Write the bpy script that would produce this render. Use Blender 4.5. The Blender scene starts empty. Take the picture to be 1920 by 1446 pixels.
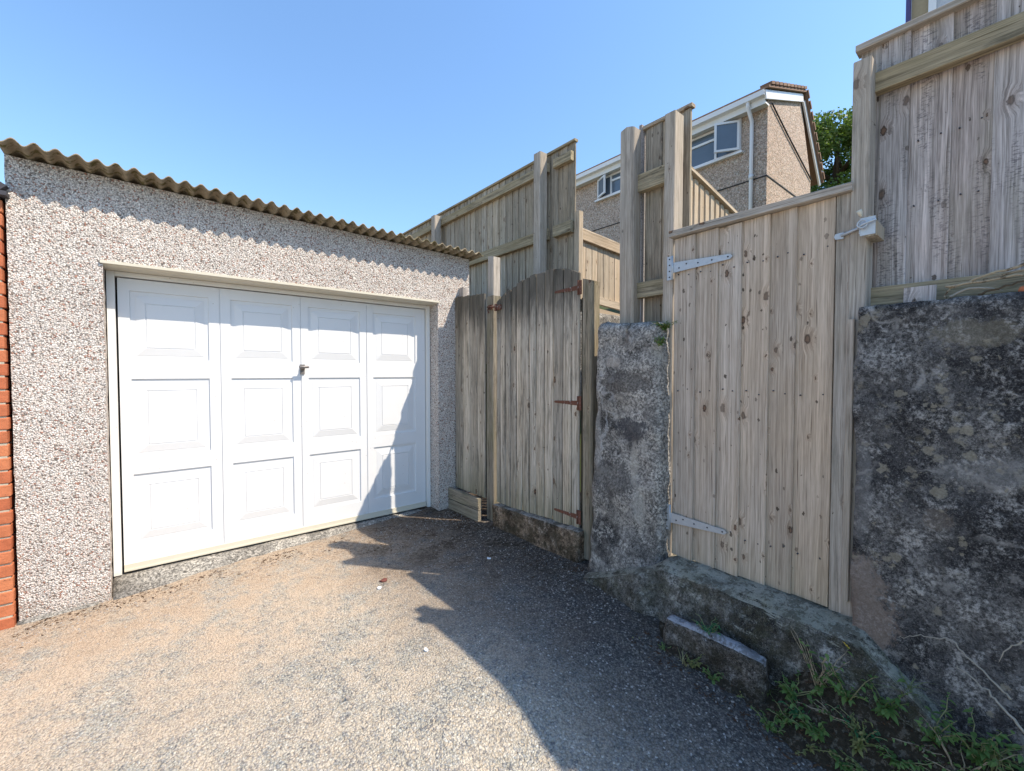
import bpy, bmesh, math, random
from math import radians as R, sin, cos, pi, sqrt
from mathutils import Vector, Matrix, noise as mn
random.seed(11)
S = bpy.context.scene
COL = S.collection

# ------------------------------------------------------------------ camera, sky, sun, exposure
CAM_H = 1.33
az, pitch = R(50.15), R(1.62)
fwd = Vector((cos(az) * cos(pitch), sin(az) * cos(pitch), -sin(pitch)))
cam_d = bpy.data.cameras.new('camera')
cam_d.sensor_width = 36; cam_d.lens = 813 / 1920 * 36
cam_d.clip_start = 0.03; cam_d.clip_end = 600
cam = bpy.data.objects.new('camera', cam_d); COL.objects.link(cam)
cam.location = (0, 0, CAM_H)
cam.rotation_euler = fwd.to_track_quat('-Z', 'Y').to_euler()
S.camera = cam

SUN = Vector((0.45, -0.62, 1.0)).normalized()
sun_el = math.asin(SUN.z); sun_az = math.atan2(SUN.x, SUN.y)
W = bpy.data.worlds.new('World'); S.world = W; W.use_nodes = True
wn = W.node_tree
bg = wn.nodes['Background']
sky = wn.nodes.new('ShaderNodeTexSky'); sky.sky_type = 'NISHITA'
sky.sun_disc = False; sky.sun_elevation = sun_el; sky.sun_rotation = sun_az
sky.altitude = 0; sky.air_density = 1.6; sky.dust_density = 0.5; sky.ozone_density = 8.5
wn.links.new(sky.outputs[0], bg.inputs['Color']); bg.inputs['Strength'].default_value = 0.112
sd = bpy.data.lights.new('sun', 'SUN'); sd.energy = 3.0; sd.angle = R(0.5); sd.color = (1.0, 0.88, 0.71)
so = bpy.data.objects.new('sun', sd); COL.objects.link(so)
so.rotation_euler = SUN.to_track_quat('Z', 'Y').to_euler(); so.location = (4, -6, 12)
S.view_settings.view_transform = 'Standard'; S.view_settings.look = 'None'
S.view_settings.gamma = 1; S.view_settings.use_curve_mapping = False
S.view_settings.exposure = 1.2
try:
    S.cycles.use_denoising = True
    S.cycles.max_bounces = 6; S.cycles.diffuse_bounces = 4
except Exception:
    pass

# ------------------------------------------------------------------ node helper
class NT:
    def __init__(s, name, rough=0.85, spec=0.3):
        m = bpy.data.materials.new(name); m.use_nodes = True
        s.m = m; s.t = m.node_tree; s.b = s.t.nodes['Principled BSDF']
        s.b.inputs['Roughness'].default_value = rough
        s.b.inputs['Specular IOR Level'].default_value = spec
        tc = s.n('ShaderNodeTexCoord'); s.obj = tc.outputs['Object']
        s.rnd = s.n('ShaderNodeObjectInfo').outputs['Random']
    def n(s, t): return s.t.nodes.new(t)
    def set(s, sock, v):
        if v is None: return
        if hasattr(v, 'is_output'): s.t.links.new(v, sock)
        else:
            if isinstance(v, tuple) and len(v) == 3 and sock.type == 'RGBA': v = (*v, 1)
            sock.default_value = v
    def math(s, op, a, b=None, c=None, clamp=False):
        n = s.n('ShaderNodeMath'); n.operation = op; n.use_clamp = clamp
        s.set(n.inputs[0], a); s.set(n.inputs[1], b)
        if c is not None: s.set(n.inputs[2], c)
        return n.outputs[0]
    def vmul(s, a, v):
        n = s.n('ShaderNodeVectorMath'); n.operation = 'MULTIPLY'; s.set(n.inputs[0], a); s.set(n.inputs[1], v); return n.outputs[0]
    def vadd(s, a, v):
        n = s.n('ShaderNodeVectorMath'); n.operation = 'ADD'; s.set(n.inputs[0], a); s.set(n.inputs[1], v); return n.outputs[0]
    def vscale(s, a, f):
        n = s.n('ShaderNodeVectorMath'); n.operation = 'SCALE'; s.set(n.inputs[0], a); s.set(n.inputs['Scale'], f); return n.outputs[0]
    def xyz(s, v):
        n = s.n('ShaderNodeSeparateXYZ'); s.set(n.inputs[0], v); return n.outputs
    def comb(s, x, y, z):
        n = s.n('ShaderNodeCombineXYZ'); s.set(n.inputs[0], x); s.set(n.inputs[1], y); s.set(n.inputs[2], z); return n.outputs[0]
    def noise(s, v, scale=5, detail=3, rough=0.55, dist=0.0, col=False):
        n = s.n('ShaderNodeTexNoise'); s.set(n.inputs['Vector'], v); n.inputs['Scale'].default_value = scale
        n.inputs['Detail'].default_value = detail; n.inputs['Roughness'].default_value = rough; n.inputs['Distortion'].default_value = dist
        return n.outputs[1 if col else 0]
    def vor(s, v, scale=5, feature='F1', rand=1.0, dim='3D'):
        n = s.n('ShaderNodeTexVoronoi'); n.voronoi_dimensions = dim; n.feature = feature; s.set(n.inputs['Vector'], v); n.inputs['Scale'].default_value = scale
        n.inputs['Randomness'].default_value = rand
        return n.outputs
    def ramp(s, f, stops, interp='LINEAR'):
        n = s.n('ShaderNodeValToRGB'); s.set(n.inputs[0], f); e = n.color_ramp.elements; n.color_ramp.interpolation = interp
        for i, (p, c) in enumerate(stops):
            q = e[i] if i < 2 else e.new(p)
            q.position = p; q.color = (*c, 1) if isinstance(c, tuple) else (c, c, c, 1)
        return n.outputs[0]
    def step(s, f, a, b):           # smooth 0..1 between a and b (a may exceed b)
        n = s.n('ShaderNodeMapRange'); n.interpolation_type = 'SMOOTHSTEP'; s.set(n.inputs['Value'], f)
        if a < b:
            n.inputs['From Min'].default_value = a; n.inputs['From Max'].default_value = b
        else:
            n.inputs['From Min'].default_value = b; n.inputs['From Max'].default_value = a
            n.inputs['To Min'].default_value = 1; n.inputs['To Max'].default_value = 0
        return n.outputs[0]
    def mix(s, f, a, b, mode='MIX'):
        n = s.n('ShaderNodeMix'); n.data_type = 'RGBA'; n.blend_type = mode
        s.set(n.inputs[0], f); s.set(n.inputs[6], a); s.set(n.inputs[7], b); return n.outputs[2]
    def scale_col(s, c, f):
        return s.mix(1.0, c, s.comb(f, f, f), 'MULTIPLY')
    def bump(s, h, dist=0.004, strength=1.0, normal=None):
        n = s.n('ShaderNodeBump'); s.set(n.inputs['Height'], h); n.inputs['Distance'].default_value = dist; n.inputs['Strength'].default_value = strength
        if normal is not None: s.t.links.new(normal, n.inputs['Normal'])
        return n.outputs[0]
    def out(s, col=None, nrm=None, rough=None, metal=None):
        if col is not None: s.set(s.b.inputs['Base Color'], col)
        if nrm is not None: s.set(s.b.inputs['Normal'], nrm)
        if rough is not None: s.set(s.b.inputs['Roughness'], rough)
        if metal is not None: s.set(s.b.inputs['Metallic'], metal)
        return s.m

def wood(name, dark, light, warm, warm_amt=0.4, green=0.0, green_low=0.0, knots=0.5, pins=0.0, var=0.3, black=0.0, contrast=1.0, greencol=(0.10, 0.105, 0.035), rough_saw=0.0, lift=1.22, black_high=0.0):
    q = NT(name, 0.88, 0.15)
    off = q.comb(q.math('MULTIPLY', q.rnd, 37.0), q.math('MULTIPLY', q.rnd, 11.0), q.math('MULTIPLY', q.rnd, 53.0))
    p = q.vadd(q.obj, off)
    # knots first: the grain swells round them
    kp = q.vadd(p, q.vscale(q.noise(p, 55, 3, 0.6, col=True), 0.022))
    kx = q.xyz(kp); kv = q.vor(q.comb(q.math('MULTIPLY', kx[0], 10.0), q.math('MULTIPLY', kx[2], 5.2), 0.0), 1.0, dim='2D')
    ksel = q.math('GREATER_THAN', q.xyz(kv['Color'])[0], 1 - knots)
    kc = q.xyz(kv['Color']); kd = q.math('DIVIDE', kv['Distance'], q.math('ADD', 0.34, q.math('MULTIPLY', q.math('MULTIPLY', kc[2], kc[2]), 0.85)))
    kn = q.math('MULTIPLY', q.step(kd, 0.135, 0.085), ksel)
    kh = q.math('MULTIPLY', q.step(kd, 0.42, 0.10), ksel)
    warp = q.noise(q.vmul(p, (7, 7, 1.6)), 1.0, 2)
    bend = q.math('ADD', q.math('MULTIPLY', warp, 0.022), q.math('MULTIPLY', kh, 0.016))
    px = q.xyz(p)
    gx = q.math('ADD', px[0], bend)
    gv = q.comb(gx, px[1], q.math('MULTIPLY', px[2], 0.012))
    g1 = q.noise(gv, 110, 3, 0.65)
    g2 = q.noise(q.comb(gx, px[1], q.math('MULTIPLY', px[2], 0.03)), 330, 2, 0.6)
    grain = q.math('ADD', q.math('MULTIPLY', g1, 0.6), q.math('MULTIPLY', g2, 0.4))
    c0, c1 = 0.5 - 0.17 / contrast, 0.5 + 0.17 / contrast
    col = q.ramp(grain, [(max(c0, 0), dark), (min(c1, 1), light)])
    w = q.step(q.noise(q.vmul(p, (3, 3, 0.8)), 1.0, 3), 0.38, 0.68)
    per = q.math('FRACT', q.math('MULTIPLY', q.rnd, 7.31))
    wm = q.math('MULTIPLY', q.math('ADD', q.math('MULTIPLY', w, 0.7), q.math('MULTIPLY', per, 0.5)), warm_amt, clamp=True)
    col = q.mix(wm, col, q.mix(1.0, col, warm, 'MULTIPLY'))
    col = q.scale_col(col, q.math('ADD', lift, 0.0))
    # lengthwise weather streaks, broad and narrow
    st = q.noise(q.vmul(p, (26, 20, 0.5)), 1.0, 4, 0.62)
    col = q.scale_col(col, q.math('ADD', 0.70, q.math('MULTIPLY', st, 0.60)))
    blot = q.noise(q.vmul(p, (10, 10, 3.0)), 1.0, 4, 0.6)
    col = q.scale_col(col, q.math('ADD', 0.82, q.math('MULTIPLY', blot, 0.36)))
    crack = q.math('MULTIPLY', q.step(q.noise(q.comb(gx, px[1], q.math('MULTIPLY', px[2], 0.02)), 150, 2, 0.5), 0.345, 0.29), 0.75)
    col = q.mix(crack, col, q.mix(1.0, col, (0.33, 0.30, 0.28), 'MULTIPLY'))
    bl = q.math('FRACT', q.math('MULTIPLY', q.rnd, 3.77))
    col = q.scale_col(col, q.math('ADD', 1 - var / 2, q.math('MULTIPLY', bl, var)))
    if black > 0:
        bm = q.math('MULTIPLY', q.step(q.noise(q.vmul(p, (22, 22, 2.6)), 1.0, 5, 0.75), 0.50, 0.68), black)
        col = q.mix(bm, col, (0.045, 0.043, 0.036))
    if black_high > 0:
        bh = q.math('MULTIPLY', q.step(q.math('ADD', q.xyz(q.obj)[2], q.math('MULTIPLY', q.noise(q.vmul(p, (30, 20, 2.2)), 1.0, 4, 0.7), 0.9)), 1.85, 2.25), black_high)
        col = q.mix(bh, col, (0.05, 0.046, 0.038))
    if green > 0 or green_low > 0:
        gm = q.math('MULTIPLY', q.step(q.noise(q.vmul(p, (12, 12, 2.6)), 1.0, 5, 0.7), 0.44, 0.68), green)
        if green_low > 0:
            lowm = q.math('MULTIPLY', q.step(q.math('ADD', q.xyz(q.obj)[2], q.math('MULTIPLY', q.noise(q.vmul(p, (24, 9, 2)), 1.0, 4), 0.8)), 0.85, 0.25), green_low)
            gm = q.math('MAXIMUM', gm, lowm)
        col = q.mix(gm, col, q.scale_col(q.mix(1.0, greencol, (1, 1, 1), 'MULTIPLY'), q.math('ADD', 0.5, g1)))
    col = q.mix(q.math('MULTIPLY', kh, 0.25), col, q.mix(1.0, col, (0.72, 0.55, 0.42), 'MULTIPLY'))
    kcol = q.mix(q.step(kd, 0.095, 0.03), (0.055, 0.037, 0.028), q.mix(kc[1], (0.08, 0.055, 0.038), (0.19, 0.11, 0.07)))
    col = q.mix(q.math('MULTIPLY', kn, q.math('ADD', 0.58, q.math('MULTIPLY', kc[1], 0.4))), col, kcol)
    if pins > 0:
        kq = q.xyz(q.vadd(p, q.vscale(q.noise(p, 80, 2, col=True), 0.016))); pv = q.vor(q.comb(q.math('MULTIPLY', kq[0], 20.0), q.math('MULTIPLY', kq[2], 11.0), 0.0), 1.0, dim='2D')
        ps = q.math('GREATER_THAN', q.xyz(pv['Color'])[1], 1 - pins)
        pc = q.xyz(pv['Color']); pr = q.math('ADD', 0.035, q.math('MULTIPLY', q.math('MULTIPLY', pc[2], pc[2]), 0.11))
        pm = q.math('MULTIPLY', q.step(q.math('SUBTRACT', pv['Distance'], pr), 0.02, -0.02), ps)
        col = q.mix(q.math('MULTIPLY', pm, q.math('ADD', 0.35, q.math('MULTIPLY', pc[0], 0.6))), col, (0.06, 0.042, 0.03))
    hh = grain
    if rough_saw > 0:
        rs = q.math('MULTIPLY', q.step(q.noise(q.vmul(p, (60, 60, 160)), 1.0, 3, 0.7), 0.5, 0.62), q.step(q.noise(q.vmul(p, (9, 9, 2.0)), 1.0, 3), 0.46, 0.58))
        col = q.mix(q.math('MULTIPLY', rs, rough_saw), col, q.mix(1.0, col, (0.45, 0.45, 0.48), 'MULTIPLY'))
    nrm = q.bump(hh, 0.003, 0.6)
    return q.out(col, nrm)

def pebbledash(name, scale, cols, base=1.0, dist=0.008, gapk=0.62):
    q = NT(name, 0.9, 0.2)
    p = q.vadd(q.obj, q.vscale(q.noise(q.obj, scale * 0.6, 1, col=True), 1.0 / scale))
    v = q.vor(p, scale)
    c = q.xyz(v['Color'])
    pal = q.ramp(c[0], cols, 'CONSTANT')
    tone = q.math('ADD', 0.78, q.math('MULTIPLY', c[1], 0.42))
    col = q.scale_col(pal, tone)
    edge = q.step(v['Distance'], 0.40, 0.74)
    col = q.mix(q.math('MULTIPLY', edge, gapk), col, (0.16, 0.145, 0.13))
    pit = q.math('MULTIPLY', q.step(q.noise(q.obj, scale * 0.75, 2, 0.6), 0.40, 0.32), 0.7)
    col = q.mix(pit, col, (0.10, 0.09, 0.085))
    big = q.noise(q.obj, 1.6, 4); md = q.noise(q.obj, 9, 3)
    col = q.scale_col(col, q.math('MULTIPLY', base, q.math('ADD', 0.76, q.math('ADD', q.math('MULTIPLY', big, 0.28), q.math('MULTIPLY', md, 0.2)))))
    low = q.step(q.math('ADD', q.xyz(q.obj)[2], q.math('MULTIPLY', q.noise(q.obj, 6, 3), 0.25)), 0.20, -0.02)
    col = q.mix(q.math('MULTIPLY', low, 0.35), col, (0.34, 0.27, 0.20))
    hh = q.math('ADD', q.math('SUBTRACT', 1.0, v['Distance']), q.math('MULTIPLY', c[2], 0.9))
    nrm = q.bump(q.math('SUBTRACT', hh, pit), dist, 0.9)
    return q.out(col, nrm)

def concrete(name, dark, mid, light, spots=0.0, spotcol=(0.33, 0.30, 0.22), patches=(), green=0.0, pale=0.0, cov=0.5, top=None, grit=0.012, moss=0.0, speck=0.5):
    q = NT(name, 0.95, 0.12)
    o = q.obj
    big = q.noise(o, 2.6, 6, 0.68); med = q.noise(o, 11, 5, 0.7); fine = q.noise(o, 70, 4, 0.75); vf = q.noise(o, 190, 3, 0.75)
    sh = (0.5 - cov) * 0.4
    base = q.mix(q.step(q.math('ADD', big, q.math('MULTIPLY', q.math('SUBTRACT', fine, 0.5), 0.35)), 0.44 + sh, 0.56 + sh), mid, dark)
    base = q.mix(q.math('MULTIPLY', q.step(q.math('ADD', med, q.math('MULTIPLY', q.math('SUBTRACT', fine, 0.5), 0.5)), 0.50, 0.68), 0.65), base, light)
    # black crust in broken clusters
    crust = q.math('MULTIPLY', q.step(q.noise(o, 46, 5, 0.8), 0.46, 0.55), q.step(q.noise(o, 3.2, 5, 0.65), 0.47, 0.58))
    base = q.mix(q.math('MULTIPLY', crust, 0.65), base, tuple(0.5 * c for c in dark))
    base = q.scale_col(base, q.math('ADD', 0.42, q.math('MULTIPLY', q.step(fine, 0.37, 0.63), 1.15)))
    mid_f = q.noise(o, 34, 4, 0.8)
    base = q.mix(q.math('MULTIPLY', q.step(q.math('ADD', mid_f, q.math('MULTIPLY', q.math('SUBTRACT', med, 0.5), 0.35)), 0.44, 0.38), 0.55), base, tuple(0.4 * c for c in dark))
    base = q.mix(q.math('MULTIPLY', q.step(mid_f, 0.58, 0.66), 0.32), base, light)
    base = q.mix(q.math('MULTIPLY', q.step(vf, 0.555, 0.66), speck), base, light)
    base = q.mix(q.math('MULTIPLY', q.step(vf, 0.43, 0.34), 0.65), base, (0.018, 0.018, 0.02))
    if pale > 0:
        ve = q.vor(q.vadd(o, q.vscale(q.noise(o, 7, 4, col=True), 0.30)), 2.3, 'DISTANCE_TO_EDGE')['Distance']
        pm = q.math('MULTIPLY', q.step(q.math('ADD', ve, q.math('MULTIPLY', q.math('SUBTRACT', fine, 0.5), 0.06)), 0.035, 0.0), q.step(q.noise(o, 3.1, 3), 0.50, 0.62))
        base = q.mix(q.math('MULTIPLY', pm, pale), base, tuple(min(0.5, 1.35 * c) for c in light))
        bl = q.math('MULTIPLY', q.step(q.noise(o, 6, 6, 0.75), 0.56, 0.66), pale)
        base = q.mix(bl, base, q.scale_col(q.mix(1.0, light, (1, 1, 1), 'MULTIPLY'), q.math('ADD', 0.5, vf)))
    if spots > 0:
        dv = q.vadd(o, q.vscale(q.noise(o, 40, 4, 0.7, col=True), 0.040))
        zone = q.step(q.math('ADD', q.noise(o, 3.0, 4, 0.6), q.math('MULTIPLY', q.math('SUBTRACT', q.xyz(o)[2], 1.15), 0.10)), 0.47, 0.60)
        for sc, th, k in ((17.0, 0.36, 0.62), (34.0, 0.38, 0.72)):
            sv = q.vor(dv, sc); cc = q.xyz(sv['Color'])
            sel = q.math('GREATER_THAN', q.math('ADD', cc[0], q.math('MULTIPLY', zone, 0.45 * spots)), 1.0 - (1 - k) * 0.22)
            rad = q.math('MULTIPLY', th, q.math('ADD', 0.55, q.math('MULTIPLY', cc[1], 0.75)))
            e = q.math('SUBTRACT', rad, sv['Distance'])
            sm = q.math('MULTIPLY', q.step(e, 0.0, 0.10), sel)
            base = q.mix(q.math('MULTIPLY', sm, 0.72), base, q.scale_col(q.mix(1.0, spotcol, (1, 1, 1), 'MULTIPLY'), q.math('ADD', 0.35, q.math('ADD', q.math('MULTIPLY', fine, 0.8), q.math('MULTIPLY', vf, 0.5)))))
        li = q.math('MULTIPLY', q.step(q.noise(o, 16, 6, 0.72), 0.55, 0.62), zone)
        base = q.mix(q.math('MULTIPLY', li, 0.6), base, q.scale_col(q.mix(1.0, spotcol, (1, 1, 1), 'MULTIPLY'), q.math('ADD', 0.3, q.math('ADD', fine, q.math('MULTIPLY', vf, 0.4)))))
    x = q.xyz(o)
    for (cy, cz, rx, rz, pc, k) in patches:
        dx = q.math('DIVIDE', q.math('SUBTRACT', x[1], cy), rx); dz = q.math('DIVIDE', q.math('SUBTRACT', x[2], cz), rz)
        d = q.math('ADD', q.math('SQRT', q.math('ADD', q.math('MULTIPLY', dx, dx), q.math('MULTIPLY', dz, dz))), q.math('ADD', q.math('MULTIPLY', q.math('SUBTRACT', q.noise(o, 13, 6, 0.75), 0.5), 2.2), q.math('MULTIPLY', q.math('SUBTRACT', fine, 0.5), 1.2)))
        pmk = q.step(d, 1.12, 0.80)
        base = q.mix(q.math('MULTIPLY', pmk, k), base, q.scale_col(q.mix(1.0, pc, (1, 1, 1), 'MULTIPLY'), q.math('ADD', 0.42, q.math('ADD', q.math('MULTIPLY', fine, 0.7), q.math('MULTIPLY', vf, 0.45)))))
    if top is not None:
        nz = q.xyz(q.n('ShaderNodeNewGeometry').outputs['True Normal'])[2]
        tm = q.math('MULTIPLY', q.step(q.math('ADD', nz, q.math('MULTIPLY', q.math('SUBTRACT', mid_f, 0.5), 1.2)), 0.55, 0.85), 0.85)
        base = q.mix(tm, base, q.scale_col(q.mix(1.0, top, (1, 1, 1), 'MULTIPLY'), q.math('ADD', 0.35, q.math('ADD', q.math('MULTIPLY', fine, 0.8), q.math('MULTIPLY', vf, 0.5)))))
    if green > 0:
        gm = q.math('MULTIPLY', q.step(q.math('ADD', q.noise(o, 6, 5, 0.72), q.math('MULTIPLY', q.math('SUBTRACT', fine, 0.5), 0.3)), 0.46, 0.64), green)
        base = q.mix(gm, base, q.scale_col(q.mix(1.0, (0.15, 0.15, 0.07), (1, 1, 1), 'MULTIPLY'), q.math('ADD', 0.3, q.math('ADD', fine, q.math('MULTIPLY', vf, 0.4)))))
    if moss > 0:
        mm = q.math('MULTIPLY', q.step(q.math('ADD', q.noise(o, 10, 6, 0.75), q.math('MULTIPLY', q.math('SUBTRACT', fine, 0.5), 0.5)), 0.47, 0.56), moss)
        base = q.mix(mm, base, q.scale_col(q.mix(1.0, (0.04, 0.034, 0.02), (1, 1, 1), 'MULTIPLY'), q.math('ADD', 0.2, q.math('MULTIPLY', vf, 1.6))))
    h = q.math('ADD', q.math('MULTIPLY', fine, 0.6), q.math('MULTIPLY', vf, 0.4))
    nrm = q.bump(h, grit, 1.0, q.bump(med, 0.018, 0.7))
    return q.out(base, nrm)

def paint(name, c, rough=0.35, spec=0.45, dirt=0.0, bump=0.0006):
    q = NT(name, rough, spec)
    nz = q.noise(q.obj, 3.0, 4)
    col = q.scale_col(c if not isinstance(c, tuple) else q.mix(1.0, c, (1, 1, 1), 'MULTIPLY'), q.math('ADD', 0.95, q.math('MULTIPLY', nz, 0.1)))
    if dirt > 0:
        sp = q.vor(q.obj, 24)
        fl = q.math('MULTIPLY', q.step(sp['Distance'], 0.085, 0.045), q.math('GREATER_THAN', q.xyz(sp['Color'])[0], 0.74))
        col = q.mix(q.math('MULTIPLY', fl, 0.8), col, (0.30, 0.24, 0.18))
        z = q.xyz(q.obj)[2]
        lo = q.step(q.math('ADD', z, q.math('MULTIPLY', q.noise(q.vmul(q.obj, (20, 20, 6)), 1.0, 4), 0.22)), 0.17, 0.03)
        col = q.mix(q.math('MULTIPLY', lo, dirt), col, (0.42, 0.33, 0.22))
        str_ = q.step(q.noise(q.vmul(q.obj, (26, 26, 1.2)), 1.0, 4, 0.7), 0.62, 0.80)
        col = q.mix(q.math('MULTIPLY', str_, dirt * 0.35), col, (0.50, 0.46, 0.40))
    nrm = q.bump(q.noise(q.obj, 9, 3), 0.004, 0.25) if bump else None
    return q.out(col, nrm)

def plain(name, c, rough=0.7, spec=0.3, metal=0.0, nscale=20, namp=0.4, bump=0.002, c2=None, thr=(0.45, 0.62)):
    q = NT(name, rough, spec)
    nz = q.noise(q.obj, nscale, 4, 0.65)
    col = q.scale_col(q.mix(1.0, c, (1, 1, 1), 'MULTIPLY'), q.math('ADD', 1 - namp / 2, q.math('MULTIPLY', nz, namp)))
    if c2 is not None:
        col = q.mix(q.step(q.noise(q.obj, nscale * 0.6, 4, 0.7), *thr), col, c2)
    col = q.scale_col(col, q.math('ADD', 0.85, q.math('MULTIPLY', q.rnd, 0.3)))
    return q.out(col, q.bump(nz, bump, 0.7), None, metal)

M = {}
M['old'] = wood('weathered_grey_softwood', (0.165, 0.142, 0.114), (0.58, 0.525, 0.445), (1.0, 0.88, 0.74), 0.55, green=0.10, green_low=0.55, knots=0.20, pins=0.10, var=0.50, black=0.62, contrast=1.15, greencol=(0.16, 0.15, 0.075), lift=1.12, black_high=0.8)
M['new'] = wood('new_treated_pine', (0.29, 0.24, 0.195), (0.60, 0.525, 0.45), (1.0, 0.87, 0.72), 0.6, green=0.04, green_low=0.22, knots=0.55, pins=0.34, var=0.30, contrast=1.15, greencol=(0.27, 0.235, 0.12), lift=1.06)
M['fence'] = wood('silvered_fence_boards', (0.20, 0.18, 0.17), (0.57, 0.525, 0.51), (1.0, 0.86, 0.76), 0.6, green=0.18, knots=0.30, pins=0.24, var=0.46, black=0.28, contrast=1.2, greencol=(0.25, 0.24, 0.14), rough_saw=0.9, lift=1.05)
M['fenceold'] = wood('aged_fence_boards', (0.175, 0.15, 0.118), (0.52, 0.466, 0.385), (1.0, 0.88, 0.74), 0.6, green=0.18, knots=0.28, pins=0.18, var=0.50, black=0.42, contrast=1.15, greencol=(0.18, 0.165, 0.08), lift=1.06)
M['rail'] = wood('greened_rail', (0.21, 0.175, 0.115), (0.50, 0.435, 0.31), (1.0, 0.86, 0.68), 0.6, green=0.38, knots=0.22, pins=0.12, var=0.25, black=0.65, greencol=(0.17, 0.15, 0.08), lift=0.98)
M['post'] = wood('fence_post_timber', (0.25, 0.222, 0.19), (0.56, 0.51, 0.455), (1.0, 0.88, 0.73), 0.5, green=0.10, knots=0.13, pins=0.16, var=0.22, black=0.32, greencol=(0.24, 0.22, 0.12), lift=1.02)
M['mossy'] = wood('mossy_post_timber', (0.13, 0.113, 0.088), (0.42, 0.375, 0.305), (1.0, 0.88, 0.70), 0.5, green=0.32, knots=0.15, var=0.2, black=0.65, greencol=(0.13, 0.125, 0.05), lift=0.95)
M['lath'] = wood('sunny_lath', (0.36, 0.29, 0.21), (0.62, 0.53, 0.42), (1.0, 0.87, 0.72), 0.5, knots=0.2, pins=0.12, var=0.3, black=0.25, lift=0.95)
M['dash'] = pebbledash('grey_pink_pebbledash', 126, [(0.0, (0.70, 0.63, 0.575)), (0.30, (0.78, 0.73, 0.685)), (0.56, (0.60, 0.48, 0.42)), (0.66, (0.67, 0.61, 0.57)), (0.82, (0.42, 0.22, 0.16)), (0.87, (0.24, 0.195, 0.17)), (0.92, (0.78, 0.74, 0.69))], gapk=0.66, dist=0.006)
M['dashtan'] = pebbledash('tan_pebbledash', 30, [(0.0, (0.58, 0.445, 0.36)), (0.30, (0.52, 0.395, 0.315)), (0.58, (0.40, 0.30, 0.22)), (0.75, (0.60, 0.49, 0.39)), (0.92, (0.64, 0.56, 0.48))], 1.0, 0.010, 0.5)
M['wall'] = concrete('blackened_render', (0.052, 0.05, 0.051), (0.15, 0.143, 0.137), (0.34, 0.325, 0.305), spots=0.6, spotcol=(0.29, 0.26, 0.20), pale=0.5, cov=0.60, speck=0.4,
    patches=((0.44, 0.33, 0.11, 0.22, (0.26, 0.205, 0.17), 0.7), (0.14, 1.47, 0.12, 0.05, (0.26, 0.23, 0.17), 0.4), (0.22, 0.78, 0.05, 0.04, (0.24, 0.20, 0.165), 0.35), (0.02, 0.98, 0.20, 0.05, (0.27, 0.265, 0.26), 0.4), (0.44, 0.85, 0.03, 0.22, (0.25, 0.245, 0.24), 0.45)))
M['pillar'] = concrete('weathered_pillar_concrete', (0.07, 0.065, 0.062), (0.30, 0.28, 0.255), (0.50, 0.465, 0.41), pale=0.5, cov=0.36, speck=0.5,
    patches=((1.62, 1.27, 0.20, 0.07, (0.085, 0.075, 0.068), 0.6), (1.56, 0.98, 0.11, 0.07, (0.06, 0.06, 0.068), 0.7), (1.70, 0.66, 0.18, 0.12, (0.08, 0.076, 0.074), 0.6), (1.54, 0.78, 0.03, 0.12, (0.46, 0.425, 0.37), 0.6), (1.50, 0.52, 0.035, 0.13, (0.42, 0.40, 0.36), 0.6), (1.82, 0.9, 0.03, 0.2, (0.36, 0.345, 0.32), 0.5), (1.70, 1.40, 0.06, 0.035, (0.52, 0.46, 0.40), 0.5)))
M['sill'] = concrete('stained_sill_concrete', (0.07, 0.048, 0.032), (0.30, 0.215, 0.145), (0.42, 0.35, 0.28), cov=0.42, moss=0.7, top=(0.33, 0.31, 0.28))
M['slab'] = concrete('mossy_slab_concrete', (0.05, 0.047, 0.04), (0.17, 0.16, 0.14), (0.38, 0.365, 0.335), cov=0.48, moss=0.62, top=(0.36, 0.35, 0.29), green=0.22)
M['stepc'] = concrete('step_block_concrete', (0.045, 0.038, 0.030), (0.14, 0.12, 0.10), (0.33, 0.31, 0.29), cov=0.4, moss=0.55, top=(0.46, 0.47, 0.50))
M['apron'] = concrete('apron_concrete', (0.13, 0.12, 0.11), (0.25, 0.235, 0.21), (0.42, 0.39, 0.34), cov=0.35, grit=0.004)
M['white'] = paint('white_door_paint', (0.70, 0.705, 0.715), 0.38, 0.4, dirt=0.95)
M['panel'] = paint('white_panel_paint', (0.70, 0.705, 0.715), 0.38, 0.4, dirt=0.001)
M['frame'] = paint('white_frame_paint', (0.76, 0.755, 0.73), 0.5, 0.35, dirt=0.5)
M['cream'] = paint('cream_lintel_paint', (0.60, 0.56, 0.46), 0.6, 0.3)
M['upvc'] = paint('white_plastic', (0.80, 0.80, 0.80), 0.3, 0.5, bump=0)
M['shadowgap'] = plain('dark_gap_shade', (0.03, 0.028, 0.03), 0.8)
M['galv'] = plain('galvanised_steel', (0.44, 0.47, 0.50), 0.5, 0.5, 0.35, 60, 0.35, 0.0008)
M['rust'] = plain('rusty_iron', (0.135, 0.06, 0.04), 0.9, 0.2, 0.0, 60, 0.9, 0.002, (0.30, 0.26, 0.24), (0.55, 0.66))
M['screw'] = plain('dark_screw', (0.07, 0.07, 0.08), 0.5, 0.5, 0.5)
M['handle'] = plain('worn_alloy', (0.23, 0.21, 0.20), 0.5, 0.5, 0.4, 80, 0.4, 0.0005)
M['roofsheet'] = plain('lichened_cement_sheet', (0.31, 0.255, 0.18), 0.95, 0.15, 0, 26, 1.1, 0.005, (0.13, 0.11, 0.05), (0.50, 0.62))
M['slate'] = plain('dark_slate', (0.05, 0.05, 0.06), 0.7, 0.3)
M['rooftile'] = plain('brown_roof_tile', (0.24, 0.155, 0.11), 0.9, 0.2, 0, 14, 0.6, 0.004)
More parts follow.
